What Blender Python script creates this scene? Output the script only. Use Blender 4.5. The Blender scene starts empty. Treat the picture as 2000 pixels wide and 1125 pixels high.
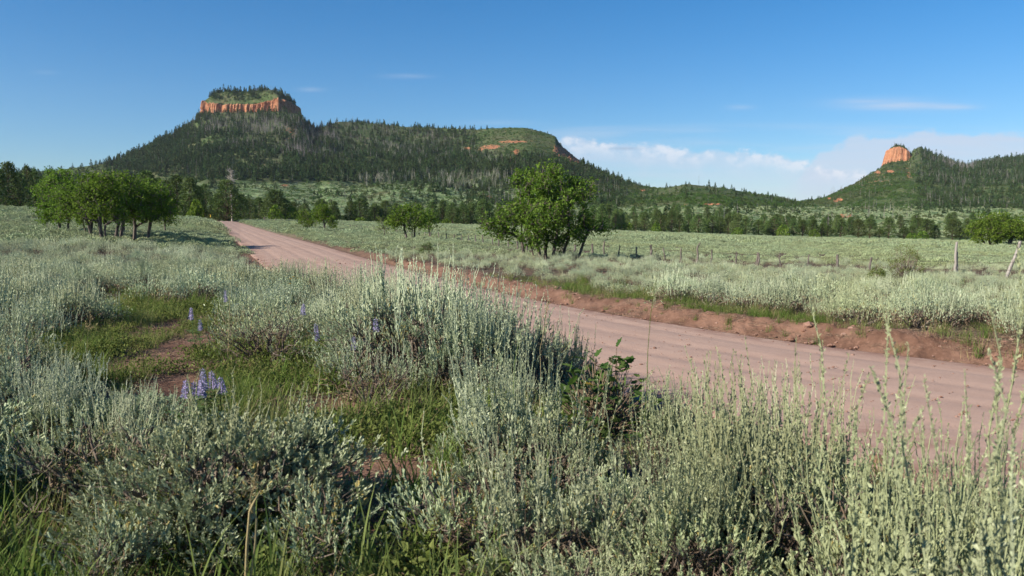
import bpy, math, random
import numpy as np
from math import radians, sin, cos, pi, atan2
D = bpy.data; SC = bpy.context.scene; COL = SC.collection
# ---------------------------------------------------------------- camera, sky, sun, exposure
CAMZ = 2.0; FPX = 1570.0; PITCH = math.atan(122.5 / FPX)
cam_d = D.cameras.new("camera"); cam = D.objects.new("camera", cam_d); COL.objects.link(cam)
cam_d.sensor_width = 36.0; cam_d.lens = 36.0 * FPX / 2000.0
cam_d.clip_start = 0.05; cam_d.clip_end = 20000
cam.location = (0, 0, CAMZ); cam.rotation_euler = (pi / 2 - PITCH, 0, 0)
SC.camera = cam
cam_d.dof.use_dof = True; cam_d.dof.focus_distance = 14.0; cam_d.dof.aperture_fstop = 5.6
SUN_EL = radians(30); SUN_DIR = np.array([-0.88, -0.48])      # horizontal direction TOWARDS the sun
SUN_DIR = SUN_DIR / np.linalg.norm(SUN_DIR)
sl = D.lights.new("sun", 'SUN'); so = D.objects.new("sun", sl); COL.objects.link(so)
sl.energy = 5.0; sl.angle = radians(0.5); sl.color = (1.0, 0.91, 0.77)
from mathutils import Vector
tosun = Vector((SUN_DIR[0] * cos(SUN_EL), SUN_DIR[1] * cos(SUN_EL), sin(SUN_EL)))
so.rotation_euler = tosun.to_track_quat('Z', 'Y').to_euler(); so.location = (-30, -20, 40)
SC.view_settings.view_transform = 'Standard'; SC.view_settings.look = 'None'
SC.view_settings.exposure = 0.79; SC.view_settings.gamma = 1.0
SC.cycles.max_bounces = 6; SC.cycles.diffuse_bounces = 3; SC.cycles.glossy_bounces = 2
SC.cycles.transmission_bounces = 3; SC.cycles.transparent_max_bounces = 6; SC.cycles.volume_bounces = 0
SC.cycles.use_adaptive_sampling = True; SC.cycles.adaptive_threshold = 0.02

class NT:
    """tiny node-tree builder"""
    def __init__(s, tree): s.t = tree; s.n = tree.nodes; s.n.clear()
    def new(s, typ, ins=None, **kw):
        nd = s.n.new(typ)
        for k, v in kw.items(): setattr(nd, k, v)
        if ins:
            for k, v in ins.items():
                sock = nd.inputs[k]
                if isinstance(v, bpy.types.NodeSocket): s.t.links.new(v, sock)
                elif isinstance(v, bpy.types.Node): s.t.links.new(v.outputs[0], sock)
                else:
                    sock.default_value = v
        return nd
    def m(s, op, a, b=0.0, c=0.0, clamp=False):
        return s.new('ShaderNodeMath', {0: a, 1: b, 2: c}, operation=op, use_clamp=clamp).outputs[0]
    def mix(s, f, a, b, blend='MIX'):
        nd = s.new('ShaderNodeMix', data_type='RGBA', blend_type=blend)
        for k, v in ((0, f), (6, a), (7, b)):
            if isinstance(v, bpy.types.NodeSocket): s.t.links.new(v, nd.inputs[k])
            elif k == 0: nd.inputs[k].default_value = v
            else: nd.inputs[k].default_value = (*v[:3], 1)
        return nd.outputs[2]
    def alb(s, c): return s.mix(1.0, c, (0.74, 0.74, 0.74), 'MULTIPLY')
    def step(s, x, lo, hi, a=0.0, b=1.0):
        return s.new('ShaderNodeMapRange', {0: x, 1: lo, 2: hi, 3: a, 4: b}, interpolation_type='SMOOTHSTEP').outputs[0]
    def noise(s, vec, scale, detail=3, rough=0.5, out=0):
        return s.new('ShaderNodeTexNoise', {'Vector': vec, 'Scale': scale, 'Detail': detail, 'Roughness': rough}).outputs[out]
    def scalev(s, vec, sx, sy, sz):
        return s.new('ShaderNodeVectorMath', {0: vec, 1: (sx, sy, sz)}, operation='MULTIPLY').outputs[0]

W = D.worlds.new("World"); SC.world = W; W.use_nodes = True
def build_world():
    T = NT(W.node_tree)
    sky = T.new('ShaderNodeTexSky', sky_type='NISHITA', sun_disc=False, sun_elevation=SUN_EL,
                sun_rotation=math.atan2(SUN_DIR[0], SUN_DIR[1]), altitude=2000, air_density=1.0, dust_density=0.25, ozone_density=2.2)
    tc = T.new('ShaderNodeTexCoord'); vec = tc.outputs['Generated']
    xyz = T.new('ShaderNodeSeparateXYZ', {0: vec})
    y = T.m('MAXIMUM', xyz.outputs[1], 0.02)
    p = T.m('DIVIDE', xyz.outputs[0], y); q = T.m('DIVIDE', xyz.outputs[2], y)     # bearing and height of a direction
    front = T.step(xyz.outputs[1], 0.15, 0.35)
    pq = T.new('ShaderNodeCombineXYZ', {0: p, 1: q, 2: 0.0}).outputs[0]
    n1 = T.noise(T.scalev(pq, 9, 26, 1), 1.0, 6, 0.55)
    n2 = T.noise(T.scalev(pq, 30, 60, 1), 1.0, 5, 0.6)
    n3 = T.noise(T.scalev(pq, 5, 70, 1), 1.0, 4, 0.5)
    P = lambda u: (u - 1000) / 1570.0
    Q = lambda v: (440 - v) / 1570.0
    def curve(pts):               # cloud-top height over bearing, eased between stations
        out = Q(pts[0][1])
        for (u0, v0), (u1, v1) in zip(pts[:-1], pts[1:]):
            out = T.m('ADD', out, T.step(p, P(u0), P(u1), 0.0, Q(v1) - Q(v0)))
        return out
    nb = T.noise(T.scalev(pq, 17, 22, 1), 1.0, 2, 0.5); nc = T.noise(T.scalev(pq, 48, 60, 1), 1.0, 6, 0.62)
    rag = T.m('ADD', T.m('MULTIPLY', T.m('SUBTRACT', nb, 0.5), 0.045), T.m('MULTIPLY', T.m('SUBTRACT', nc, 0.5), 0.022))
    top1 = T.m('ADD', curve([(1060, 292), (1110, 268), (1260, 276), (1330, 292), (1420, 286), (1500, 300), (1560, 310), (1640, 322)]), rag)
    top2 = T.m('ADD', curve([(1540, 352), (1600, 292), (1700, 262), (1800, 254), (1960, 252)]), T.m('MULTIPLY', rag, 0.8))
    inx = T.m('MULTIPLY', T.step(p, P(1050), P(1110)), front)
    up1 = T.m('MULTIPLY', T.step(T.m('SUBTRACT', top1, q), 0.0, 0.009), inx); up2 = T.m('MULTIPLY', T.step(T.m('SUBTRACT', top2, q), 0.0, 0.008), T.m('MULTIPLY', T.step(p, P(1500), P(1600)), front))
    deep1 = T.step(T.m('SUBTRACT', top1, q), 0.012, 0.05); deep2 = T.step(T.m('SUBTRACT', top2, q), 0.03, 0.09)
    cum = T.m('MULTIPLY', up1, T.m('SUBTRACT', 1.0, T.m('MULTIPLY', deep1, 0.55)))
    bank = T.m('MULTIPLY', up2, T.m('SUBTRACT', 1.0, T.m('MULTIPLY', deep2, 0.5)))
    veil = T.m('MULTIPLY', T.m('MULTIPLY', T.step(q, Q(236), Q(262)), T.step(p, P(880), P(1150))), T.m('MULTIPLY', front, T.step(n3, 0.35, 0.7)))
    lit = T.m('MULTIPLY', T.step(nc, 0.40, 0.62), T.m('SUBTRACT', 1.0, T.step(T.m('SUBTRACT', top1, q), 0.008, 0.034)))
    streak = T.step(n3, 0.35, 0.68)
    def wisp(u, v, w, h, seed):
        du = T.m('DIVIDE', T.m('SUBTRACT', p, P(u)), w / 1570.0)
        dv = T.m('DIVIDE', T.m('SUBTRACT', q, Q(v)), h / 1570.0)
        r = T.m('ADD', T.m('MULTIPLY', du, du), T.m('MULTIPLY', dv, dv))
        return T.m('MULTIPLY', T.m('POWER', 2.718, T.m('MULTIPLY', -1.0, r)), T.m('MULTIPLY', seed, front))
    wsp = None
    for a in [(1735, 208, 110, 11, 0.34), (1850, 214, 40, 6, 0.25), (1660, 202, 50, 5, 0.22), (795, 155, 42, 4, 0.20), (615, 180, 22, 4, 0.16), (105, 148, 22, 4, 0.12), (1440, 214, 26, 5, 0.16), (960, 243, 60, 5, 0.2)]:
        k = wisp(*a); wsp = k if wsp is None else T.m('ADD', wsp, k)
    wsp = T.m('MULTIPLY', wsp, T.m('ADD', 0.45, streak))
    low = T.m('POWER', 2.718, T.m('MULTIPLY', T.m('MAXIMUM', xyz.outputs[2], 0.0), -11.0))
    hsv = T.new('ShaderNodeHueSaturation', {'Saturation': T.m('SUBTRACT', 1.36, T.m('MULTIPLY', low, 0.22)), 'Value': T.m('SUBTRACT', 0.98, T.m('MULTIPLY', low, 0.42)), 'Color': T.mix(1.0, sky.outputs[0], (0.95, 0.985, 1.0), 'MULTIPLY')}).outputs[0]
    cw = (5.8, 6.05, 6.6); cs = (4.4, 5.0, 6.0)
    c = T.mix(T.m('MULTIPLY', wsp, 1.3), hsv, cs)
    c = T.mix(T.m('MULTIPLY', veil, 0.30), c, cs)
    c = T.mix(T.m('MULTIPLY', bank, T.m('ADD', 0.66, T.m('MULTIPLY', streak, 0.14))), c, cs)
    c = T.mix(T.m('MULTIPLY', cum, T.m('ADD', 0.52, T.m('MULTIPLY', lit, 0.3))), c, T.mix(lit, cs, cw))
    # small grey lens streak inside the bright cloud
    c = T.mix(wisp(1218, 292, 26, 2.5, 0.5), c, (2.5, 3.2, 4.3))
    bg = T.new('ShaderNodeBackground', {'Color': c, 'Strength': 0.085})
    T.new('ShaderNodeOutputWorld', {0: bg.outputs[0]})
build_world()

# ---------------------------------------------------------------- helpers
RS = np.random.RandomState(7)
def hash2(ix, iy, seed):
    h = (ix.astype(np.int64) * 374761393 + iy.astype(np.int64) * 668265263 + seed * 1442695041) & 0xffffffff
    h = ((h ^ (h >> 13)) * 1274126177) & 0xffffffff
    return ((h ^ (h >> 16)) & 0xffff) / 65535.0
def vnoise(x, y, seed=0):
    x = np.asarray(x, float); y = np.asarray(y, float)
    ix = np.floor(x); iy = np.floor(y); fx = x - ix; fy = y - iy
    fx = fx * fx * (3 - 2 * fx); fy = fy * fy * (3 - 2 * fy)
    a = hash2(ix, iy, seed); b = hash2(ix + 1, iy, seed); c = hash2(ix, iy + 1, seed); d = hash2(ix + 1, iy + 1, seed)
    return (a * (1 - fx) + b * fx) * (1 - fy) + (c * (1 - fx) + d * fx) * fy
def fbm(x, y, seed=0, o=4):
    s = 0; a = 0.5; t = 0
    for i in range(o):
        s = s + a * vnoise(x * 2 ** i + 17.3 * i, y * 2 ** i - 9.1 * i, seed + i); t += a; a *= 0.5
    return s / t - 0.5
def sst(x, a, b):
    t = np.clip((x - a) / (b - a), 0, 1); return t * t * (3 - 2 * t)

# rays from the viewpoint, used only to work out where things of the place stand on its ground
def ray(u, v):
    a = (u - 1000) / FPX; b = (562.5 - v) / FPX
    cp, sp = cos(PITCH), sin(PITCH)
    return np.array([a, cp + b * sp, -sp + b * cp])
def uof(x, y): return 1000 + FPX * x / np.maximum(y, 0.5) * 1.001
def proj(x, y, z):
    cp, sp = cos(PITCH), sin(PITCH); dz = z - CAMZ
    dpt = y * cp - dz * sp; dpt = np.where(dpt < 0.05, 0.05, dpt)
    return 1000 + FPX * x / dpt, 562.5 - FPX * (y * sp + dz * cp) / dpt, dpt

# ---------------------------------------------------------------- the lie of the land
EU = [-400, 0, 200, 400, 470, 600, 900, 1200, 1500, 2000, 2400]
EV = [398, 407, 417, 430, 432, 432, 441, 453, 464, 476, 482]
ED = [120, 125, 130, 150, 200, 240, 255, 265, 275, 285, 290]
EZ = [CAMZ + (440 - v) / FPX * d for v, d in zip(EV, ED)]
def field0(x, y):
    x = np.asarray(x, float); y = np.asarray(y, float)
    u = np.clip(uof(x, np.maximum(y, 3)), -400, 2400)
    d = np.interp(u, EU, ED); z = np.interp(u, EU, EZ)
    s = np.clip(y / d, 0, 1)
    return z * s ** 1.45
# road: far-side edge seen at these picture points, solved on the sunken road bed
def road_drop(y): return 0.25 - 0.16 * sst(y, 25, 70)
def solve(u, v, off):
    r = ray(u, v); lo, hi = 2.0, 400.0
    ys = np.linspace(2, 320, 6000); X = r[0] / r[1] * ys; Z = CAMZ + r[2] / r[1] * ys
    g = Z - (field0(X, ys) - off(ys)); i = np.argmax(g < 0)
    if not (g < 0).any(): i = len(ys) - 1
    return X[i], ys[i]
far_px = [(2000, 732), (1800, 705), (1600, 678), (1450, 655), (1300, 632), (1150, 607), (1000, 578), (880, 548), (780, 522), (700, 500), (620, 477), (560, 461), (520, 450), (490, 441), (468, 434.5)]
FE = np.array([solve(u, v, road_drop) for u, v in far_px])
RW = 3.1                                                        # half width of the road
pts = [np.array(p) for p in ((34., -16.), (25., -5.5), (17.6, 3.2), (12.6, 8.9))] + list(FE)
pts = np.array(pts)
def resample(P, step):
    d = np.r_[0, np.cumsum(np.linalg.norm(np.diff(P, axis=0), axis=1))]
    t = np.arange(0, d[-1], step)
    return np.c_[np.interp(t, d, P[:, 0]), np.interp(t, d, P[:, 1])]
E1 = resample(pts, 0.5)
k = np.ones(25) / 25
pad = np.r_[np.repeat(E1[:1], 12, 0), E1, np.repeat(E1[-1:], 12, 0)]
E1 = np.c_[np.convolve(pad[:, 0], k, 'valid'), np.convolve(pad[:, 1], k, 'valid')]
last = E1[-1]; dlast = E1[-1] - E1[-12]; dlast /= np.linalg.norm(dlast)
E1 = np.r_[E1, [last + dlast * t for t in np.arange(0.5, 60, 0.5)]]
tan = np.gradient(E1, axis=0); tan /= np.linalg.norm(tan, axis=1)[:, None]
nor = np.c_[-tan[:, 1], tan[:, 0]]                              # points to the camera side
cen = E1 + nor * RW
CEN = resample(cen, 0.5)
CT = np.gradient(CEN, axis=0); CT /= np.linalg.norm(CT, axis=1)[:, None]
CN = np.c_[CT[:, 1], -CT[:, 0]]                                 # points to the far side
def roadd(x, y):
    """signed distance from the road's centre line, + on the far side, and its nearest index"""
    x = np.asarray(x, float); y = np.asarray(y, float); sh = x.shape
    xf = x.ravel(); yf = y.ravel(); out = np.full(xf.shape, 99.0); idx = np.zeros(xf.shape, int)
    C2 = CEN[::4]
    near = np.where((yf < 270) & (yf > -25) & (np.abs(xf) < 150))[0]
    for a in range(0, len(near), 40000):
        ii = near[a:a + 40000]
        dd = (xf[ii, None] - C2[None, :, 0]) ** 2 + (yf[ii, None] - C2[None, :, 1]) ** 2
        j = dd.argmin(1) * 4
        j = np.clip(j, 1, len(CEN) - 2)
        px = xf[ii] - CEN[j, 0]; py = yf[ii] - CEN[j, 1]
        jj = np.clip(j + np.round((px * CT[j, 0] + py * CT[j, 1]) / 0.5).astype(int), 0, len(CEN) - 1)
        px = xf[ii] - CEN[jj, 0]; py = yf[ii] - CEN[jj, 1]
        s = px * CN[jj, 0] + py * CN[jj, 1]
        out[ii] = np.where(s < 0, -1, 1) * np.sqrt(px * px + py * py); idx[ii] = jj
    return out.reshape(sh), idx.reshape(sh)
def road_z(x, y):
    return field0(x, y) - road_drop(y)
def ground(x, y, fine=True, dd=None):
    x = np.asarray(x, float); y = np.asarray(y, float)
    z = field0(x, y)
    z = z + 0.50 * np.exp(-((x / 8.5) ** 2 + ((y - 1) / 7.5) ** 2)) + 0.12 * np.exp(-(((x + 9) / 7) ** 2 + ((y - 10) / 7) ** 2))
    rr = np.hypot(x, y)
    z = z + fbm(x / 9, y / 9, 3) * 0.25 * sst(rr, 4, 25) + fbm(x / 45, y / 45, 5) * 0.9 * sst(rr, 30, 90) * (1 - sst(rr, 110, 200))
    d = roadd(x, y)[0] if dd is None else dd
    zr = road_z(x, y)
    # near side: gentle shoulder; far side: cut bank
    wob = fbm(x * 0.7, y * 0.7, 11) * 0.9
    rn_ = RW + 1.25 * (1 - sst(y, 9, 12.5)) * (y > -2)
    tn = sst(-d, rn_ + 0.1, rn_ + 2.3)
    tf = sst(d + wob * 0.7, RW + 0.15, RW + 0.75 + 0.25)
    t = np.where(d < 0, tn, tf)
    berm = np.exp(-((d - (RW + 1.15) + wob * 0.8) / 0.55) ** 2) * 0.03 * (1 - sst(y, 24, 45)) * (0.6 + 1.6 * (fbm(x * .5, y * .5, 21) + .3))
    inr = np.abs(d) < RW + 4
    z = np.where(inr, zr - 0.05 + (z - zr + 0.05) * t, z)
    z = z + np.where(d > 0, berm, 0)
    if fine:
        rough = np.exp(-((d - (RW + 0.75)) / 0.8) ** 2)
        rough = np.where(d < 90, rough, 0) * (1 - 0.8 * sst(y, 28, 60))
        z = z + (fbm(x * 2.2, y * 2.2, 31, 4) * 0.10 + np.abs(fbm(x * 5, y * 5, 33, 4)) * 0.17 - 0.02 + fbm(x * 11, y * 11, 35, 2) * 0.05) * rough
        z = z + fbm(x * 1.6, y * 1.6, 41, 4) * 0.07 * (1 - sst(rr, 20, 40)) * np.where(np.abs(d) < RW, 0, 1)
    return z
def gz(x, y): return float(ground(np.array([x]), np.array([y]))[0])
def on_ground(u, v):
    r = ray(u, v); ys = np.linspace(2.0, 330, 9000); X = r[0] / r[1] * ys; Z = CAMZ + r[2] / r[1] * ys
    g = Z - ground(X, ys, False); i = np.argmax(g < 0) if (g < 0).any() else len(ys) - 1
    return X[i], ys[i]

# hills: crest line by bearing: (u, v of the bare crest, depth of the crest, steepness)
HT = [(-500, 375, 900, 1.6), (-100, 352, 950, 1.6), (0, 343, 1000, 1.6), (60, 337, 1050, 1.7), (122, 333, 1100, 1.7), (210, 321, 1150, 1.8), (245, 312, 1180, 1.9), (298, 288, 1220, 2.0), (350, 262, 1240, 2.0),
      (380, 246, 1250, 2.0), (392, 233, 1252, 2.0), (400, 228, 1250, 2.0), (430, 224, 1250, 2.0), (490, 223, 1250, 2.0), (560, 222, 1250, 2.0), (588, 226, 1262, 2.0), (600, 240, 1265, 2.0), (625, 254, 1290, 2.0), (645, 247, 1330, 1.9),
      (665, 241, 1380, 1.9), (701, 242, 1420, 1.9), (757, 247, 1440, 1.9), (810, 252, 1450, 1.9), (880, 254, 1450, 1.85), (932, 256, 1430, 1.8), (960, 254, 1400, 1.8), (995, 252, 1380, 1.75), (1025, 253, 1360, 1.75), (1045, 257, 1350, 1.75), (1084, 269, 1330, 1.75),
      (1094, 286, 1320, 1.75), (1139, 322, 1290, 1.8), (1160, 333, 1270, 1.8), (1195, 349, 1240, 1.7), (1265, 367, 1150, 1.5), (1300, 368, 1050, 1.4), (1338, 360, 1000, 1.35), (1405, 367, 1000, 1.35), (1454, 376, 1020, 1.35),
      (1503, 384, 1050, 1.35), (1562, 394, 1150, 1.4), (1604, 389, 1250, 1.5), (1667, 359, 1380, 1.6), (1725, 322, 1460, 1.8), (1750, 316, 1480, 1.8), (1768, 308, 1540, 1.8), (1778, 294, 1545, 1.8), (1790, 289, 1545, 1.8), (1804, 298, 1540, 1.8), (1825, 306, 1540, 1.8),
      (1852, 317, 1560, 1.8), (1883, 326, 1580, 1.75), (1900, 321, 1600, 1.75), (1930, 315, 1600, 1.75), (2000, 307, 1600, 1.75), (2150, 300, 1600, 1.7), (2500, 300, 1600, 1.7)]
HT = np.array(HT)
H0 = 350.0
def hparam(x, y):
    u = np.clip(uof(x, y), -500, 2500)
    vc = np.interp(u, HT[:, 0], HT[:, 1]); yc = np.interp(u, HT[:, 0], HT[:, 2]); pw = np.interp(u, HT[:, 0], HT[:, 3])
    return u, vc, yc, pw
def hill(x, y):
    x = np.asarray(x, float); y = np.asarray(y, float)
    u, vc, yc, pw = hparam(x, y)
    zc = CAMZ + (440 - vc) / FPX * yc
    z0 = np.interp(np.clip(u, -400, 2400), EU, EZ)
    uu = np.arange(-500, 2501, 10.0); kk = np.exp(-(np.arange(-14, 15) / 6.0) ** 2); kk /= kk.sum()
    ysm = np.interp(u, uu, np.convolve(np.pad(np.interp(uu, HT[:, 0], HT[:, 2]), 14, mode='edge'), kk, 'valid'))
    yc = ysm + (yc - ysm) * sst(y / yc, 0.75, 0.95)
    s = (y - H0) / (yc - H0); sc = np.clip(s, 0, 1)
    uu = np.arange(-500, 2501, 10.0); tz = CAMZ + (440 - np.interp(uu, HT[:, 0], HT[:, 1])) / FPX * np.interp(uu, HT[:, 0], HT[:, 2])
    kk = np.exp(-(np.arange(-14, 15) / 6.0) ** 2); kk /= kk.sum()
    tzs = np.convolve(np.pad(tz, 14, mode='edge'), kk, 'valid'); zsm = np.interp(u, uu, tzs)
    zc = zsm + (zc - zsm) * sst(sc, 0.72, 0.97)
    z = z0 + (zc - z0) * sc ** pw
    amp = np.clip((zc - z0) / 200, 0.1, 1)
    w = sc * (1 - sc) * 4
    z = z + w * amp * (fbm(x / 110, y / 260, 61, 4) * 46 + fbm(x / 40, y / 60, 67, 3) * 9)
    z = z + fbm(x / 14, y / 14, 71, 3) * 2.2 * sc * (1 - 0.6 * sc)
    z = z - np.maximum(y - yc, 0) * 0.0 - np.maximum(y - yc - 90, 0) * 0.3
    # low swells of the sage apron
    z = z + fbm(x / 90, y / 70, 77, 3) * 9 * sst(sc, 0.02, 0.15) * (1 - sst(sc, 0.35, 0.6))
    return z

# ---------------------------------------------------------------- mesh building
class MB:
    def __init__(s): s.v = []; s.f = []; s.n = 0; s.r = []
    def add(s, V, F, rnd=None, mat=0):
        V = np.asarray(V, float).reshape(-1, 3); F = np.asarray(F, int)
        s.v.append(V); s.f.append((F + s.n, mat)); s.n += len(V)
        s.r.append(np.full(len(V), 0.5) if rnd is None else np.broadcast_to(np.asarray(rnd, float), (len(V),)))
        return s
    def mesh(s, name, mats, smooth=False):
        me = D.meshes.new(name)
        V = np.concatenate(s.v); me.vertices.add(len(V)); me.vertices.foreach_set('co', V.ravel())
        li = np.concatenate([f.ravel() for f, _ in s.f]); sizes = np.concatenate([np.full(len(f), f.shape[1]) for f, _ in s.f])
        st = np.r_[0, np.cumsum(sizes)[:-1]]
        me.loops.add(len(li)); me.loops.foreach_set('vertex_index', li)
        me.polygons.add(len(sizes)); me.polygons.foreach_set('loop_start', st); me.polygons.foreach_set('loop_total', sizes)
        for m in mats if isinstance(mats, (list, tuple)) else [mats]: me.materials.append(m)
        mi = np.concatenate([np.full(len(f), m) for f, m in s.f]); me.polygons.foreach_set('material_index', mi)
        me.polygons.foreach_set('use_smooth', np.full(len(sizes), smooth))
        at = me.attributes.new('rnd', 'FLOAT', 'POINT'); at.data.foreach_set('value', np.concatenate(s.r).astype(np.float32))
        me.update(calc_edges=True); return me
    def build(s, name, mats, parent=None, smooth=False, link=True):
        o = D.objects.new(name, s.mesh(name, mats, smooth))
        if link: COL.objects.link(o)
        if parent is not None: o.parent = parent
        return o
def tag(o, label=None, cat=None, group=None, kind=None):
    if label: o['label'] = label
    if cat: o['category'] = cat
    if group: o['group'] = group
    if kind: o['kind'] = kind
    return o
def empty(name, loc, rz=0, sc=1):
    o = D.objects.new(name, None); COL.objects.link(o); o.location = loc; o.rotation_euler = (0, 0, rz)
    o.scale = (sc,) * 3 if not hasattr(sc, '__len__') else sc; o.empty_display_size = 0.2; return o
def norm(a): return a / np.maximum(np.linalg.norm(a, axis=-1, keepdims=True), 1e-9)
def frames(d, rs, roll=True):
    """rotation matrices whose z column is d, random roll"""
    d = norm(d); ref = np.where(np.abs(d[:, 2:3]) < 0.95, [[0, 0, 1.]], [[1., 0, 0]])
    a = norm(np.cross(ref, d)); b = np.cross(d, a)
    t = rs.uniform(0, 2 * pi, len(d))[:, None] if roll else np.zeros((len(d), 1))
    a2 = a * np.cos(t) + b * np.sin(t); b2 = -a * np.sin(t) + b * np.cos(t)
    return np.stack([a2, b2, d], 2)
def stamp(mb, tv, tf, M, P, S, rnd, mat=0):
    tv = np.asarray(tv, float); n = len(P)
    S = np.broadcast_to(np.asarray(S, float).reshape(-1, 1) if np.ndim(S) < 2 else S, (n, 3)) if np.ndim(S) else np.full((n, 3), S)
    V = np.einsum('nij,nkj->nki', M, tv[None] * S[:, None, :]) + P[:, None]
    F = np.asarray(tf)[None] + (np.arange(n) * len(tv))[:, None, None]
    mb.add(V.reshape(-1, 3), F.reshape(-1, F.shape[-1]), np.repeat(rnd, len(tv)) if np.ndim(rnd) else rnd, mat)
def tubes(mb, P, R, sides=4, rnd=0.5, mat=0):
    """P (n,k,3) polylines, R (k,) or (n,k) radii"""
    P = np.asarray(P, float); n, k, _ = P.shape; R = np.broadcast_to(R, (n, k))
    d = norm(P[:, -1] - P[:, 0] + 1e-6); ref = np.where(np.abs(d[:, 2:3]) < 0.9, [[0, 0, 1.]], [[1., 0, 0]])
    a = norm(np.cross(ref, d)); b = np.cross(d, a)
    t = np.arange(sides) / sides * 2 * pi
    ring = a[:, None] * np.cos(t)[None, :, None] + b[:, None] * np.sin(t)[None, :, None]
    V = P[:, :, None] + ring[:, None] * R[:, :, None, None]
    i = np.arange(k - 1)[:, None] * sides; j = np.arange(sides)[None]; j2 = (j + 1) % sides
    F = np.stack([i + j, i + j2, i + j2 + sides, i + j + sides], -1).reshape(-1, 4)
    F = F[None] + (np.arange(n) * k * sides)[:, None, None]
    mb.add(V.reshape(-1, 3), F.reshape(-1, 4), np.repeat(np.broadcast_to(rnd, (n,)), k * sides), mat)
def grid(nx, ny, off=0, wrap=False):
    i = np.arange(ny - 1)[:, None] * nx; j = np.arange(nx if wrap else nx - 1)[None]; j2 = (j + 1) % nx
    return np.stack([i + j, i + j2, i + j2 + nx, i + j + nx], -1).reshape(-1, 4) + off

# ---------------------------------------------------------------- materials
def mat(name):
    m = D.materials.new(name); m.use_nodes = True; return m, NT(m.node_tree)
def leafmat(name, a, b, c=None, nscale=0.08, trans=0.25, yellow=None, yfrac=0.06, inst=0.3, sheen=0.0):
    """foliage: leaf to leaf variation, patch to patch variation in the world, some yellowed leaves"""
    m, T = mat(name)
    r = T.new('ShaderNodeAttribute', attribute_name='rnd').outputs['Fac']
    col = T.mix(r, a, b)
    pos = T.new('ShaderNodeNewGeometry').outputs['Position']
    if c is not None:
        n = T.noise(pos, nscale, 3, 0.55)
        col = T.mix(T.step(n, 0.42, 0.66), col, c)
    oi = T.new('ShaderNodeObjectInfo').outputs['Random']
    col = T.new('ShaderNodeHueSaturation', {'Value': T.m('ADD', 1 - inst / 2, T.m('MULTIPLY', oi, inst)), 'Hue': T.m('ADD', 0.49, T.m('MULTIPLY', oi, 0.02)), 'Color': col}).outputs[0]
    if yellow is not None:
        col = T.mix(T.m('GREATER_THAN', r, 1 - yfrac), col, yellow)
    col = T.alb(col)
    df = T.new('ShaderNodeBsdfDiffuse', {'Color': col})
    tr = T.new('ShaderNodeBsdfTranslucent', {'Color': T.mix(0.35, col, (0.25, 0.45, 0.05), 'MIX') if trans > 0.2 and sheen == 0 else col})
    sh = T.new('ShaderNodeMixShader', {0: trans, 1: df.outputs[0], 2: tr.outputs[0]}).outputs[0]
    if sheen > 0:
        gl = T.new('ShaderNodeBsdfGlossy', {'Color': (1, 1, 1, 1), 'Roughness': 0.45})
        sh = T.new('ShaderNodeMixShader', {0: sheen, 1: sh, 2: gl.outputs[0]}).outputs[0]
    T.new('ShaderNodeOutputMaterial', {0: sh}); return m
def barkmat(name, a, b, scale=20, stretch=0.2, bump=0.4):
    m, T = mat(name)
    co = T.new('ShaderNodeTexCoord').outputs['Object']
    n = T.noise(T.scalev(co, 1, 1, stretch), scale, 5, 0.6)
    col = T.mix(T.step(n, 0.35, 0.65), a, b)
    bp = T.new('ShaderNodeBump', {'Height': n, 'Strength': bump, 'Distance': 0.02})
    bs = T.new('ShaderNodeBsdfPrincipled', {'Base Color': T.alb(col), 'Roughness': 0.9, 'Normal': bp.outputs[0]})
    T.new('ShaderNodeOutputMaterial', {0: bs.outputs[0]}); return m
M = {}
M['sage'] = leafmat('sage_leaf', (0.32, 0.41, 0.24), (0.63, 0.72, 0.47), (0.48, 0.54, 0.29), 0.25, 0.22, (0.50, 0.40, 0.13), 0.05, 0.25, sheen=0.03)
M['stalk'] = leafmat('sage_stalk', (0.42, 0.495, 0.31), (0.69, 0.745, 0.52), (0.38, 0.41, 0.225), 0.3, 0.12, None, 0, 0.2, sheen=0.02)
M['sagefar'] = leafmat('sage_far', (0.27, 0.35, 0.18), (0.45, 0.535, 0.325), (0.385, 0.45, 0.225), 0.07, 0.10, (0.26, 0.22, 0.12), 0.05, 0.35, sheen=0.02)
M['sagewood'] = barkmat('sage_wood', (0.10, 0.075, 0.055), (0.26, 0.21, 0.17), 60, 0.3)
M['deadtwig'] = leafmat('dead_twig', (0.17, 0.13, 0.10), (0.34, 0.25, 0.17), None, 1, 0.0, None, 0, 0.3)
M['grass'] = leafmat('grass_blade', (0.095, 0.16, 0.035), (0.24, 0.32, 0.09), (0.28, 0.30, 0.12), 0.5, 0.35, (0.46, 0.38, 0.18), 0.07, 0.3)
M['dry'] = leafmat('dry_grass', (0.40, 0.31, 0.16), (0.52, 0.43, 0.24), None, 1, 0.2, None, 0, 0.3)
M['oak'] = leafmat('oak_leaf', (0.06, 0.125, 0.018), (0.24, 0.34, 0.06), None, 1, 0.30, None, 0.0, 0.1)
M['oaklight'] = leafmat('oak_leaf_light', (0.10, 0.19, 0.028), (0.27, 0.39, 0.07), None, 1, 0.30, None, 0.0, 0.1)
M['oakbark'] = barkmat('oak_bark', (0.07, 0.055, 0.045), (0.22, 0.18, 0.145), 14, 0.2)
M['pine'] = leafmat('pine_needle', (0.055, 0.11, 0.035), (0.19, 0.27, 0.085), (0.16, 0.215, 0.075), 0.05, 0.12, None, 0, 0.5)
M['pinefar'] = leafmat('pine_needle_far', (0.034, 0.072, 0.027), (0.10, 0.16, 0.055), (0.08, 0.12, 0.045), 0.012, 0.1, None, 0, 0.7)
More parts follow.
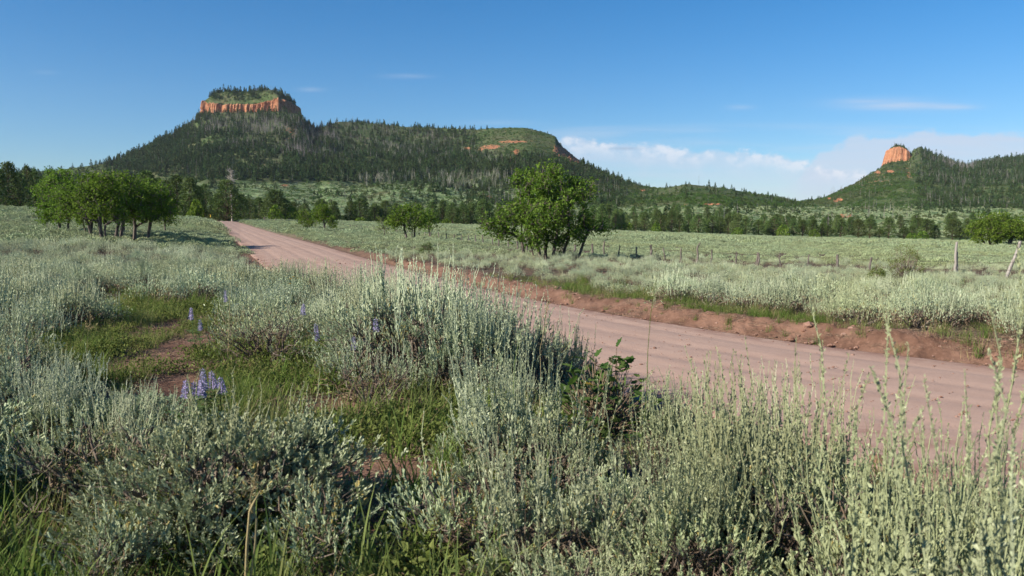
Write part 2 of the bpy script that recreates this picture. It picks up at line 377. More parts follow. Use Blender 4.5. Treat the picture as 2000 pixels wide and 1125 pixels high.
M['snag'] = leafmat('dead_conifer', (0.19, 0.165, 0.15), (0.36, 0.335, 0.31), None, 1, 0.0, None, 0, 0.5)
M['bleached'] = leafmat('bleached_wood', (0.38, 0.33, 0.29), (0.52, 0.47, 0.43), None, 1, 0.0, None, 0, 0.2)
M['aspen'] = leafmat('aspen_stem', (0.24, 0.25, 0.19), (0.40, 0.40, 0.33), None, 1, 0.0, None, 0, 0.5)
M['scrub'] = leafmat('scrub_oak', (0.055, 0.115, 0.025), (0.13, 0.215, 0.055), (0.14, 0.165, 0.07), 0.010, 0.2, None, 0, 0.5)
M['pinebark'] = barkmat('pine_bark', (0.07, 0.045, 0.03), (0.16, 0.10, 0.07), 6, 0.3)
M['post'] = barkmat('weathered_post', (0.11, 0.09, 0.075), (0.27, 0.23, 0.20), 18, 0.08, 0.6)
M['palepost'] = barkmat('pale_post', (0.26, 0.23, 0.20), (0.46, 0.42, 0.38), 18, 0.08, 0.6)
M['lupine'] = leafmat('lupine_petal', (0.38, 0.33, 0.60), (0.60, 0.54, 0.80), None, 1, 0.25, None, 0, 0.2)
M['lupleaf'] = leafmat('lupine_leaf', (0.08, 0.14, 0.05), (0.16, 0.24, 0.10), None, 1, 0.2, None, 0, 0.1)
M['yellow'] = leafmat('yellow_petal', (0.75, 0.42, 0.02), (0.8, 0.55, 0.04), None, 1, 0.2, None, 0, 0.1)
M['currant'] = leafmat('lobed_leaf', (0.055, 0.105, 0.03), (0.16, 0.22, 0.065), None, 1, 0.28, (0.32, 0.23, 0.05), 0.02, 0.1, )
M['rabbit'] = leafmat('yellowgreen_shrub', (0.11, 0.15, 0.035), (0.24, 0.28, 0.09), None, 1, 0.2, None, 0, 0.2)
m, T = mat('wire'); T.new('ShaderNodeOutputMaterial', {0: T.new('ShaderNodeBsdfPrincipled', {'Base Color': (0.14, 0.11, 0.09, 1), 'Roughness': 0.6, 'Metallic': 0.6}).outputs[0]}); M['wire'] = m
m, T = mat('marker_yellow'); T.new('ShaderNodeOutputMaterial', {0: T.new('ShaderNodeBsdfPrincipled', {'Base Color': (0.75, 0.5, 0.03, 1), 'Roughness': 0.5}).outputs[0]}); M['markyellow'] = m

def soil_nodes(T, pos, bare=True):
    n1 = T.noise(pos, 1.3, 5, 0.6); n2 = T.noise(pos, 9, 5, 0.65); n3 = T.noise(pos, 45, 3, 0.6)
    c = T.mix(T.step(n1, 0.35, 0.65), (0.165, 0.09, 0.062), (0.28, 0.163, 0.115))
    c = T.mix(T.step(n2, 0.5, 0.72, 0, 0.6), c, (0.34, 0.20, 0.145))
    c = T.mix(T.step(n3, 0.55, 0.75, 0, 0.5), c, (0.15, 0.08, 0.055))
    return c, n2, n3
m, T = mat('red_soil'); pos = T.new('ShaderNodeNewGeometry').outputs['Position']
c, n2, n3 = soil_nodes(T, pos)
bare = T.new('ShaderNodeAttribute', attribute_name='bare').outputs['Fac']
litter = T.mix(T.step(T.noise(pos, 20, 4, 0.7), 0.4, 0.62), (0.085, 0.06, 0.045), (0.20, 0.16, 0.115))
far = T.new('ShaderNodeVectorMath', {0: pos}, operation='LENGTH').outputs['Value']
sagef = T.mix(T.step(T.noise(pos, 0.5, 4, 0.6), 0.4, 0.6), (0.155, 0.175, 0.105), (0.25, 0.28, 0.17))
litter = T.mix(T.step(far, 60, 130), litter, sagef)
c = T.mix(T.m('MULTIPLY', T.m('SUBTRACT', 1.0, bare), T.step(T.noise(pos, 2.2, 4, 0.6), 0.30, 0.52)), c, litter)
h = T.m('ADD', T.m('MULTIPLY', n2, 0.7), T.m('MULTIPLY', n3, 0.3))
bp = T.new('ShaderNodeBump', {'Height': h, 'Strength': 0.7, 'Distance': 0.05})
T.new('ShaderNodeOutputMaterial', {0: T.new('ShaderNodeBsdfPrincipled', {'Base Color': T.alb(c), 'Roughness': 0.95, 'Specular IOR Level': 0.1, 'Normal': bp.outputs[0]}).outputs[0]}); M['soil'] = m

m, T = mat('dirt_road'); pos = T.new('ShaderNodeNewGeometry').outputs['Position']
ac = T.new('ShaderNodeAttribute', attribute_name='across').outputs['Fac']; al = T.new('ShaderNodeAttribute', attribute_name='along').outputs['Fac']
uv = T.new('ShaderNodeCombineXYZ', {0: T.m('MULTIPLY', al, 0.035), 1: ac, 2: 0.0}).outputs[0]
st = T.noise(uv, 2.4, 5, 0.62); st2 = T.noise(T.scalev(uv, 3, 1, 1), 8, 3, 0.6)
fine = T.noise(pos, 70, 3, 0.7); pat = T.noise(pos, 0.9, 5, 0.6); sp = T.noise(pos, 28, 2, 0.5)
c = T.mix(T.step(st, 0.3, 0.7), (0.50, 0.342, 0.272), (0.54, 0.378, 0.304))
c = T.mix(T.step(st2, 0.45, 0.7, 0, 0.35), c, (0.58, 0.415, 0.335))
c = T.mix(T.step(pat, 0.48, 0.70, 0, 0.5), c, (0.44, 0.292, 0.228))
edge = T.step(T.m('ABSOLUTE', ac), 2.0, 3.1)
c = T.mix(T.m('MULTIPLY', edge, T.step(T.noise(pos, 1.7, 4, 0.6), 0.38, 0.6)), c, (0.37, 0.225, 0.175))
c = T.mix(T.step(fine, 0.52, 0.78, 0, 0.6), c, (0.27, 0.165, 0.135))
c = T.mix(T.step(sp, 0.66, 0.72, 0, 0.5), c, (0.55, 0.42, 0.37))
h = T.m('ADD', T.m('MULTIPLY', fine, 0.5), T.m('ADD', T.m('MULTIPLY', st2, 0.1), T.m('MULTIPLY', sp, 0.7)))
bp = T.new('ShaderNodeBump', {'Height': h, 'Strength': 0.4, 'Distance': 0.03})
T.new('ShaderNodeOutputMaterial', {0: T.new('ShaderNodeBsdfPrincipled', {'Base Color': T.alb(c), 'Roughness': 0.95, 'Specular IOR Level': 0.1, 'Normal': bp.outputs[0]}).outputs[0]}); M['road'] = m

m, T = mat('hillside'); pos = T.new('ShaderNodeNewGeometry').outputs['Position']
rk = T.new('ShaderNodeAttribute', attribute_name='rock').outputs['Fac']; sg = T.new('ShaderNodeAttribute', attribute_name='sagey').outputs['Fac']
nb = T.noise(pos, 0.02, 5, 0.6); nm = T.noise(pos, 0.11, 4, 0.65); ns = T.noise(pos, 0.35, 3, 0.6)
c = T.mix(T.step(nm, 0.38, 0.6), (0.045, 0.085, 0.028), (0.105, 0.15, 0.055))
c = T.mix(T.step(nb, 0.45, 0.65, 0, 0.6), c, (0.12, 0.13, 0.07))
c = T.mix(T.m('MULTIPLY', T.step(ns, 0.50, 0.62), T.step(T.noise(pos, 0.045, 4, 0.6), 0.42, 0.6, 0.15, 0.9)), c, (0.20, 0.165, 0.095))
sc_ = T.mix(T.step(nm, 0.40, 0.62), (0.11, 0.18, 0.07), (0.26, 0.34, 0.17))
c = T.mix(T.m('MULTIPLY', sg, T.step(T.noise(pos, 0.05, 4, 0.65), 0.42, 0.54)), c, sc_)
rc = T.mix(T.step(ns, 0.35, 0.62), (0.30, 0.13, 0.065), (0.50, 0.24, 0.13))
c = T.mix(T.step(T.m('ADD', rk, T.m('ADD', T.m('MULTIPLY', T.m('SUBTRACT', nm, 0.5), 2.2), T.m('MULTIPLY', T.m('SUBTRACT', ns, 0.5), 1.2))), 0.48, 0.58), c, rc)
bp = T.new('ShaderNodeBump', {'Height': ns, 'Strength': 0.8, 'Distance': 1.5})
T.new('ShaderNodeOutputMaterial', {0: T.new('ShaderNodeBsdfPrincipled', {'Base Color': T.alb(c), 'Roughness': 0.95, 'Specular IOR Level': 0.05, 'Normal': bp.outputs[0]}).outputs[0]}); M['hill'] = m

m, T = mat('sandstone'); pos = T.new('ShaderNodeNewGeometry').outputs['Position']
sx = T.new('ShaderNodeSeparateXYZ', {0: pos})
band = T.noise(T.scalev(pos, 0.03, 0.03, 0.3), 1.0, 4, 0.6)
crk = T.noise(T.scalev(pos, 0.35, 0.35, 0.03), 1.0, 5, 0.65); fin = T.noise(pos, 0.5, 5, 0.65)
c = T.mix(T.step(band, 0.35, 0.65), (0.46, 0.18, 0.085), (0.62, 0.29, 0.155))
c = T.mix(T.step(fin, 0.42, 0.62, 0, 0.75), c, (0.66, 0.36, 0.22))
c = T.mix(T.step(T.noise(T.scalev(pos, .15, .15, .02), 1.0, 4, .6), 0.5, 0.62, 0, 0.55), c, (0.36, 0.15, 0.09))
c = T.mix(T.step(crk, 0.56, 0.70, 0, 0.75), c, (0.17, 0.07, 0.04))
h = T.m('ADD', crk, fin); bp = T.new('ShaderNodeBump', {'Height': h, 'Strength': 0.9, 'Distance': 2.0})
T.new('ShaderNodeOutputMaterial', {0: T.new('ShaderNodeBsdfPrincipled', {'Base Color': T.alb(c), 'Roughness': 0.95, 'Specular IOR Level': 0.05, 'Normal': bp.outputs[0]}).outputs[0]}); M['cliff'] = m
m, T = mat('clod'); pos = T.new('ShaderNodeTexCoord').outputs['Object']
oi = T.new('ShaderNodeObjectInfo').outputs['Random']
c = T.mix(oi, (0.24, 0.125, 0.085), (0.42, 0.27, 0.21))
T.new('ShaderNodeOutputMaterial', {0: T.new('ShaderNodeBsdfPrincipled', {'Base Color': T.alb(c), 'Roughness': 0.95, 'Specular IOR Level': 0.1}).outputs[0]}); M['clod'] = m
# ---------------------------------------------------------------- ground, road, hills
PATCHES = []      # bare earth: (x, y, rx, ry, rot)
def patch(u, v, rx, ry, rot=0):
    x, y = on_ground(u, v); PATCHES.append((x, y, rx, ry, rot)); return x, y
patch(330, 690, 0.42, 2.4, 0.12); patch(325, 640, 0.28, 2.2, 0.1); patch(330, 765, 0.5, 1.2, 0.2); patch(395, 718, 0.7, 0.5)
patch(690, 800, 1.0, 0.8); patch(730, 960, 0.8, 0.9, 0.4); patch(800, 1010, 0.5, 0.7)
def in_patch(x, y, grow=0.0):
    r = np.full(np.shape(x), 9.0)
    for cx, cy, rx, ry, rot in PATCHES:
        c, s = cos(rot), sin(rot); dx = x - cx; dy = y - cy
        r = np.minimum(r, np.hypot((dx * c + dy * s) / (rx + grow), (-dx * s + dy * c) / (ry + grow)))
    return r
def build_ground():
    view = np.radians(np.arange(-40, 40.001, 0.13)); back = np.radians(np.r_[np.arange(-180, -40, 4.0)]); back2 = np.radians(np.arange(44, 180, 4.0))
    az = np.r_[back, view, back2]
    r = np.r_[0.3, np.geomspace(0.8, 3.2, 20)[:-1], np.geomspace(3.2, 60, 640)[:-1], np.geomspace(60, 345, 220)[:-1], 345, 355, 420, 700, 1500, 3000, 5000, 9000]
    A, R = np.meshgrid(az, r); X = R * np.sin(A); Y = R * np.cos(A)
    dd, _ = roadd(X, Y)
    Z = ground(X, Y, True, dd)
    Z = Z - 8 * sst(Y, 352, 415) - 10 * sst(R, 500, 900)
    mb = MB(); mb.add(np.stack([X, Y, Z], -1), grid(len(az), len(r), 0, True)[:, ::-1])
    o = mb.build('ground', M['soil'], smooth=True)
    bare = np.maximum(1 - sst(in_patch(X, Y), 0.8, 1.3), (1 - sst(dd + fbm(X * .6, Y * .6, 55) * 1.5, RW + 0.9, RW + 1.7)) * (dd > 0) * (1 - 0.8 * sst(Y, 25, 70)))
    bare = np.maximum(bare, np.where(dd <= 0, 1 - sst(-dd, RW + 1.4, RW + 2.6), 0))
    at = o.data.attributes.new('bare', 'FLOAT', 'POINT'); at.data.foreach_set('value', bare.ravel().astype(np.float32))
    tag(o, 'reddish brown earth of the sagebrush flat', 'ground', kind='structure')
    # road: its own strip with crown, wheel ruts and loose edges
    n = len(CEN); w = np.r_[-3.6, -3.25, np.linspace(-3.0, 3.0, 61), 3.2, 3.6]
    sub = np.arange(0, n - 1, 0.25) ; i0 = sub.astype(int); f = (sub - i0)[:, None]
    C = CEN[i0] * (1 - f) + CEN[np.minimum(i0 + 1, n - 1)] * f; N = CN[i0] * (1 - f) + CN[np.minimum(i0 + 1, n - 1)] * f
    Wd, Ix = np.meshgrid(w, np.arange(len(sub)))
    wid = 1 + (1.25 / 3.1) * (1 - sst(C[:, 1], 9, 12.5)) * (C[:, 1] > -2)
    W0 = Wd; Wd = np.where(W0 < 0, W0 * wid[Ix], W0)
    X = C[Ix, 0] + N[Ix, 0] * Wd; Y = C[Ix, 1] + N[Ix, 1] * Wd
    Z = road_z(X, Y) + 0.05 * (1 - (W0 / 3.1) ** 2)
    al = sub[Ix] * 0.5
    for tr in (-1.9, -0.5, 0.75, 2.05):
        Z -= 0.022 * np.exp(-((Wd - tr - 0.25 * fbm(al / 14, al * 0 + tr, 91)) / 0.22) ** 2)
    Z += fbm(al * 0.12, Wd * 2.4, 93, 4) * 0.02 + fbm(X * 3, Y * 3, 95, 3) * 0.018
    Z -= np.where(np.abs(W0) > 3.05, (np.abs(W0) - 3.05) * 0.45, 0)
    mb = MB(); mb.add(np.stack([X, Y, Z], -1), grid(len(w), len(sub)))
    o = mb.build('dirt_road', M['road'], smooth=True)
    for nm, val in (('across', Wd), ('along', al)):
        at = o.data.attributes.new(nm, 'FLOAT', 'POINT'); at.data.foreach_set('value', val.ravel().astype(np.float32))
    tag(o, 'pinkish graded dirt road curving away across the sagebrush flat', 'road', kind='structure')
build_ground()

def rockmask(u, v, s):
    """where red sandstone and soil are laid bare on the slopes (by bearing and height)"""
    g = lambda cu, cv, wu, wv: np.exp(-(((u - cu) / wu) ** 2 + ((v - cv) / wv) ** 2) ** 1.0)
    r = 0 * u
    for a in [(1000, 277, 30, 2.6), (940, 292, 7, 5), (1008, 297, 6, 6), (1088, 292, 8, 9), (1103, 299, 20, 12), (1124, 313, 20, 11), (1098, 292, 12, 8), (960, 287, 20, 5), (995, 310, 6, 5), (912, 290, 9, 3), 
              (1388, 399, 24, 1.3), (1337, 400, 6, 1.3), (1650, 422, 14, 4), (1738, 335, 9, 3), (1715, 337, 6, 4), (1640, 390, 8, 4), (1622, 388, 8, 2), (1632, 393, 5, 3), (556, 362, 8, 3), (954, 384, 5, 2), (1255, 372, 6, 2)]:
        r = np.maximum(r, g(*a))
    r = np.maximum(r, .5 * np.maximum(g(570, 262, 16, 30), g(1775, 340, 9, 18)))
    spk = 0.42 * np.exp(-(((u - 1705) / 55) ** 2 + ((v - 352) / 26) ** 2))
    return np.maximum(r, spk) * .86
def sagemask(u, v):
    m = sst(v, 350, 368) * np.where(u > 1150, sst(v, 395, 415), 1)
    return np.clip(m + (v > 425), 0, 1)
def build_hills():
    for nm, u0, u1, lab in (('hill', -500, 1210, 'wooded hill under the flat-topped red butte and long mesa'), ('hill', 1210, 1600, 'low green scrub ridge between the two buttes'), ('hill', 1600, 2500, 'scrubby and forested hill under the small red butte')):
        us = np.r_[np.arange(u0, u1, 2.2), u1] if u0 > -500 else np.r_[np.arange(-500, -40, 12), np.arange(-40, u1, 2.2), u1]
        us = us[us <= 2060] if u1 < 2500 else np.r_[us[us < 2060], np.arange(2060, 2501, 20)]
        ys = np.r_[348, np.linspace(350, 1180, 300), np.linspace(1182, 1640, 230), 1700, 1800, 2000, 2400]
        U, Y = np.meshgrid(us, ys); X = (U - 1000) / FPX / 1.001 * Y
        Z = hill(X, Y); Z[0] -= 1.0
        mb = MB(); mb.add(np.stack([X, Y, Z], -1), grid(len(us), len(ys)))
        o = mb.build(nm, M['hill'], smooth=True)
        pu, pv, _ = proj(X, Y, Z)
        for an, val in (('rock', rockmask(pu, pv, 0)), ('sagey', sagemask(pu, pv))):
            at = o.data.attributes.new(an, 'FLOAT', 'POINT'); at.data.foreach_set('value', val.ravel().astype(np.float32))
        tag(o, lab, 'hill', kind='structure')
build_hills()

CAPS = []
def cap(poly, cu, cy, ztab, zbase, zdome, lab, seed, batter=7.0, domepow=1.6, strat=3.0, amp=1.0):
    """sandstone cap: a ragged vertical cliff ring with a rounded brush-covered top"""
    cx = (cu - 1000) / FPX * cy
    P = np.array(poly + poly[:1], float); P = resample(P, 0.8)
    n = len(P); t = np.gradient(P, axis=0); t = norm(t); nn = np.c_[t[:, 1], -t[:, 0]]
    arc = np.arange(n) * 0.8
    per = n * 0.8
    a2 = np.c_[np.cos(arc / per * 2 * pi), np.sin(arc / per * 2 * pi)] * per / 2 / pi
    zt = np.interp(P[:, 0], [z[0] for z in ztab], [z[1] for z in ztab]) + fbm(a2[:, 0] / 6, a2[:, 1] / 6, seed) * 2.2
    lev = np.linspace(0, 1, 26); V = []
    for L in lev:
        z = zbase + (zt - zbase) * L
        col = fbm(a2[:, 0] / 9 + 3, a2[:, 1] / 9, seed + 1, 4)
        crack = np.abs(fbm(a2[:, 0] / 4.5 + L * .3, a2[:, 1] / 4.5, seed + 2, 3)) * 5
        led = fbm(a2[:, 1] / 30 + L * 6.0, a2[:, 0] / 22, seed + 3, 3) * strat
        out = batter * (1 - L) ** 1.3 + (col * 14 + led + np.minimum(crack, 1.6) * 2.4) * amp
        if L > 0.93: out = out - (L - 0.93) * 28
        q = P + nn * out[:, None]
        V.append(np.c_[q[:, 0] + cx, q[:, 1] + cy, z + fbm(a2[:, 0] / 3, a2[:, 1] / 3 + L * 9, seed + 4) * 0.6])
    V = np.array(V); mb = MB(); mb.add(V, grid(n, len(lev), 0, True)[:, ::-1])
    o = mb.build('sandstone_cliff', M['cliff'], smooth=False)
    # top
    rim = V[-1].copy(); c0 = rim.mean(0); rho = np.r_[1.0, np.linspace(0.97, 0.02, 26)]
    rs_ = np.stack([np.convolve(np.r_[rim[-20:, c_], rim[:, c_], rim[:20, c_]], np.ones(41) / 41, 'valid') for c_ in (0, 1)], 1); rim0 = rim.copy(); VV = []; ks = np.ones(41) / 41; rz = np.convolve(np.r_[rim[-20:, 2], rim[:, 2], rim[:20, 2]], ks, 'valid')
    for k_, r_ in enumerate(rho):
        q = c0 + (rim - c0) * r_
        if k_ > 0: q[:, :2] = c0[:2] + (rs_ - c0[:2]) * r_
        z = rim[:, 2] * (k_ < 1) + (k_ >= 1) * (rz * r_ + (1 - r_) * rim[:, 2].mean())
        z = z + (zdome - rim[:, 2].mean()) * (1 - r_ ** domepow) + fbm(q[:, 0] / 9, q[:, 1] / 9, seed + 7) * 3 * min(1, (1 - r_) * 10) - (0.2 if k_ == 0 else 0)
        VV.append(np.c_[q[:, :2], z])
    VV = np.array(VV); mb = MB(); mb.add(VV, grid(n, len(rho), 0, True)[:, ::-1])
    t_ = mb.build('hill', M['hill'], smooth=True)
    for an in ('rock', 'sagey'):
        at = t_.data.attributes.new(an, 'FLOAT', 'POINT'); v_ = np.zeros(VV.shape[:2]); v_[:1] = 0.55 if an == 'rock' else 0
        at.data.foreach_set('value', v_.ravel().astype(np.float32))
    tag(o, lab[0], 'cliff', kind='structure'); tag(t_, lab[1], 'hill', kind='structure')
    CAPS.append(VV)
def zv(v, y): return CAMZ + (440 - v) / FPX * y
cap([(-62, -5), (-61, -28), (-57, -44), (-42, -50), (-20, -54), (10, -55), (35, -57), (56, -64), (73, -76), (79, -52), (81, -28), (82, -4), (76, 40), (40, 62), (-30, 62), (-56, 40)], 490, 1335,
    [(-64, zv(203, 1335)), (-50, zv(206, 1290)), (-20, zv(208, 1281)), (35, zv(207, 1277)), (56, zv(201, 1269)), (70, zv(196, 1262)), (79, zv(202, 1290)), (84, zv(214, 1330))], zv(234, 1280), zv(188, 1335),
    ('orange-red sandstone cliff band ringing the larger flat-topped butte', 'brushy domed summit on top of the larger butte'), 101, 4.5, 4.0)
cap([(-17, 6), (-18, -12), (-13, -22), (-2, -23), (3, -18), (12, -19), (22, -8), (28, 12), (32, 48), (10, 55), (-8, 34), (-14, 15)], 1752, 1500,
    [(-22, zv(292, 1490)), (-14, zv(288, 1480)), (-7, zv(289, 1474)), (3, zv(297, 1474)), (13, zv(305, 1476)), (24, zv(308, 1485)), (36, zv(308, 1510))], zv(330, 1470), zv(291, 1515),
    ('orange-red sandstone cliff on the prow of the smaller butte', 'wooded cap on top of the smaller butte'), 131, 8.5, 2.2, 2.0, 0.85)
# ---------------------------------------------------------------- plants: builders
DIAM = np.array([(0, 0, 0), (-.5, .05, .62), (0, 0, 1), (.5, .05, .62)]); DF = np.array([(0, 1, 2, 3)])
QUAD = np.array([(-.5, 0, 0), (.5, 0, 0), (.5, 0, 1), (-.5, 0, 1)])
LEAF3 = np.array([(0, 0, 0), (-.32, .06, .6), (-.42, .0, .95), (0, .10, 1.0), (.42, .0, .95), (.32, .06, .6)]); LF3 = np.array([(0, 1, 2, 3), (0, 3, 4, 5)])
def bend(p0, p1, k, rs, amp):
    """crooked polylines from p0 to p1, (n,k,3)"""
    t = np.linspace(0, 1, k)[None, :, None]; P = p0[:, None] * (1 - t) + p1[:, None] * t
    L = np.linalg.norm(p1 - p0, axis=1)[:, None, None]
    j = rs.normal(0, 1, P.shape) * amp * L; j[:, 0] = 0; j[:, -1] = 0
    return P + j
def sage_parts(seed, R=0.6, H=0.65, clumps=22, shoots=26, leaves=16, leaf=0.024, stalks=60, slen=0.38, bits=34, open_=0.0, tight=0.11, deadfrac=0.1, bs=1.0):
    """a sagebrush: crooked wood, leafy shoots in clumps, upright flower stalks"""
    rs = np.random.RandomState(seed); wood, lv, st = MB(), MB(), MB()
    ph = rs.uniform(0, 2 * pi, clumps); ct = rs.uniform(0.03, 1, clumps) ** 0.75
    rad = rs.uniform(0.72, 1.08, clumps); sn = np.sqrt(np.maximum(0, 1 - ct ** 2))
    C = np.c_[np.cos(ph) * sn * R * rad, np.sin(ph) * sn * R * rad, 0.16 * H + ct * H * 0.84 * rad]
    base = np.c_[rs.normal(0, 0.06 * R, (clumps, 2)), np.full(clumps, -0.05)]
    low = C * [[0.55, 0.55, 0.5]]; 
    tubes(wood, bend(base, low, 4, rs, 0.07), np.array([.022, .018, .014, .011]) * (R / .6), 5, rs.uniform(0, 1, clumps))
    tubes(wood, bend(low, C, 4, rs, 0.08), np.array([.011, .009, .007, .005]) * (R / .6), 4, rs.uniform(0, 1, clumps))
    nsh = clumps * shoots; ci = np.repeat(np.arange(clumps), shoots)
    off = rs.normal(0, 1, (nsh, 3)) * tight * np.array([1, 1, .75]) * (R / .6) ** .7
    T_ = C[ci] + off; T_[:, 2] = np.maximum(T_[:, 2], 0.04)
    out = norm(T_ * [[1, 1, .6]]); sd = norm(out * 0.4 + np.array([[0, 0, 1.0]]) + off / tight * .28 + rs.normal(0, .14, (nsh, 3)))
    mid = C[ci] * .92 + off * .25 - np.array([[0, 0, .02]])
    k2 = rs.rand(nsh) < 0.6
    tubes(wood, bend(mid[k2], T_[k2], 3, rs, 0.08), np.array([.0035, .0028, .0018]), 3, rs.uniform(0, 1, k2.sum()))
    # leaves
    n = nsh * leaves; si = np.repeat(np.arange(nsh), leaves); h = rs.uniform(0, 1, n)
    clt = rs.uniform(-.25, .25, clumps)
    p = T_[si] + sd[si] * (h[:, None] * leaf * 2.6 - leaf * .8)
    ld = norm(sd[si] * (0.85 + 0.8 * h[:, None]) + rs.normal(0, .33, (n, 3)))
    rnd = np.clip(0.5 + clt[ci[si]] + rs.uniform(-.3, .3, n), 0, .93); rnd = np.where(rs.rand(n) < 0.03 + 0.35 * (clt[ci[si]] > .235), 0.99, rnd)
    s = leaf * rs.uniform(.6, 1.25, n)
    stamp(lv, LEAF3 if leaf < .03 and leaves > 9 else DIAM, LF3 if leaf < .03 and leaves > 9 else DF, frames(ld, rs), p, np.c_[s * .36, s * .8, s * 1.1], rnd)
    # stalks
    if stalks:
        top = np.argsort(-(T_[:, 2] + rs.uniform(0, .35 * H, nsh)))[:max(stalks * 2, 1)]; b = T_[rs.choice(top, stalks)] - [[0, 0, .03]]
        L = slen * rs.uniform(.45, 1.15, stalks)
        lean = b * [[.22 / R, .22 / R, 0]] + rs.normal(0, .09, (stalks, 3)) * [[1, 1, 0]] + [[0.05, 0, 0]]
        e = b + (norm(lean * [[1, 1, 0]] + [[0, 0, 1]])) * L[:, None]
        PL = bend(b, e, 6, rs, 0.018); PL[:, -1] += rs.normal(0, .015, (stalks, 3))
        tubes(st, PL, np.array([.0032, .003, .0026, .0024, .002, .001]) * bs ** .5, 3, rs.uniform(.2, .8, stalks))
        n = stalks * bits; si = np.repeat(np.arange(stalks), bits); h = rs.uniform(0.02, 1, n) ** .8
        seg = np.minimum((h * 5).astype(int), 4); f = (h * 5 - seg)[:, None]
        p = PL[si, seg] * (1 - f) + PL[si, seg + 1] * f
        ld = norm(np.array([[0, 0, 1.]]) + rs.normal(0, .42, (n, 3)))
        s = np.where(h < .45, rs.uniform(.014, .026, n), rs.uniform(.008, .017, n)) * (1.15 - .35 * h) * bs
        stamp(st, DIAM, DF, frames(ld, rs), p + rs.normal(0, .0015, (n, 3)), np.c_[s * .42, s, s], np.clip(rs.uniform(0, 1, n), 0, .95))
    # dry leaves and dead twigs low down
    nd = int(min(clumps, 36) * 40 * deadfrac * 3); q = C[rs.randint(0, clumps, nd)] * rs.uniform(.45, .9, (nd, 1)) + rs.normal(0, .05, (nd, 3)); q[:, 2] = np.maximum(q[:, 2], .02)
    stamp(wood, DIAM, DF, frames(rs.normal(0, 1, (nd, 3)), rs), q, leaf * rs.uniform(.6, 1.2, (nd, 1)) * [[.4, 1, 1]], rs.uniform(0, 1, nd), 1)
    nt = int(min(clumps, 40) * 5); q = C[rs.randint(0, clumps, nt)] * rs.uniform(.4, .9, (nt, 1)); e = q + rs.normal(0, .1, (nt, 3)) + [[0, 0, .03]]
    tubes(wood, bend(q, e, 4, rs, .09), np.array([.004, .003, .0025, .001]), 3, rs.uniform(0, 1, nt), 1)
    return wood, lv, st
def sage_single(seed, R=.55, H=.55, clumps=16, shoots=9, leaves=6, leaf=.04, stalks=40, slen=.35):
    """the same plant for middle distance: fewer, larger leaves and broader stalks, one mesh"""
    rs = np.random.RandomState(seed); mb = MB()
    ph = rs.uniform(0, 2 * pi, clumps); ct = rs.uniform(0.02, 1, clumps) ** .75; rad = rs.uniform(.7, 1.1, clumps); sn = np.sqrt(1 - ct ** 2)
    C = np.c_[np.cos(ph) * sn * R * rad, np.sin(ph) * sn * R * rad, .15 * H + ct * H * .85 * rad]
    tubes(mb, bend(C * 0.05, C, 4, rs, .06), np.array([.02, .014, .01, .005]), 3, .5, 1)
    n = clumps * shoots * leaves; ci = rs.randint(0, clumps, n); clt = rs.uniform(-.25, .25, clumps)
    p = C[ci] + rs.normal(0, 1, (n, 3)) * [[.11, .11, .08]] * (R / .55); p[:, 2] = np.maximum(p[:, 2], .02)
    ld = norm(norm(p) * .4 + [[0, 0, 1]] + rs.normal(0, .5, (n, 3)))
    s = leaf * rs.uniform(.6, 1.3, n)
    low = rs.rand(n) < np.clip(1.45 - p[:, 2] / (H * .5), 0, .85); rn = np.clip(.5 + clt[ci] + rs.uniform(-.3, .3, n), 0, .99); fr = frames(ld, rs); sz = np.c_[s * .5, s * .8, s * 1.3]
    for sel, mi in ((~low, 0), (low, 3)): stamp(mb, DIAM, DF, fr[sel], p[sel], sz[sel], rn[sel], mi)
    if stalks:
        b = C[rs.randint(0, clumps, stalks)] + rs.normal(0, .1, (stalks, 3)) * [[1, 1, .3]]; b[:, 2] = np.maximum(b[:, 2], H * .35)
        L = slen * rs.uniform(.4, 1.15, stalks)
        e = b + norm(b * [[.3, .3, 0]] + rs.normal(0, .08, (stalks, 3)) * [[1, 1, 0]] + [[.03, 0, 1]]) * L[:, None]
        tubes(mb, bend(b, e, 4, rs, .02), np.array([.004, .0045, .0045, .001]), 3, rs.uniform(.2, .9, stalks), 2)
        m_ = stalks * 9; si = np.repeat(np.arange(stalks), 9); h = rs.uniform(.05, 1, (m_, 1)); pp = b[si] * (1 - h) + e[si] * h
        s = rs.uniform(.012, .026, m_); stamp(mb, DIAM, DF, frames(norm(rs.normal(0, .4, (m_, 3)) + [[0, 0, 1]]), rs), pp, np.c_[s * .5, s, s * 1.4], rs.uniform(0, .95, m_), 2)
    return mb
def sage_far(seed, R=.75, H=.6, n=150):
    rs = np.random.RandomState(seed); mb = MB()
    ph = rs.uniform(0, 2 * pi, n); ct = rs.uniform(0.0, 1, n) ** .8; sn = np.sqrt(1 - ct ** 2); lump = 0.8 + .35 * vnoise(np.cos(ph) * 2 + 5, np.sin(ph) * 2 + ct * 2, seed)
    p = np.c_[np.cos(ph) * sn * R * lump, np.sin(ph) * sn * R * lump, ct * H * .9 * lump - .03]
    ld = norm(norm(p) * .35 + [[0, 0, 1]] + rs.normal(0, .3, (n, 3))); s = rs.uniform(.06, .15, n)
    stamp(mb, DIAM, DF, frames(ld, rs), p, np.c_[s * .42, s * .5, s * 1.2], rs.uniform(0, .99, n), 0)
    return mb
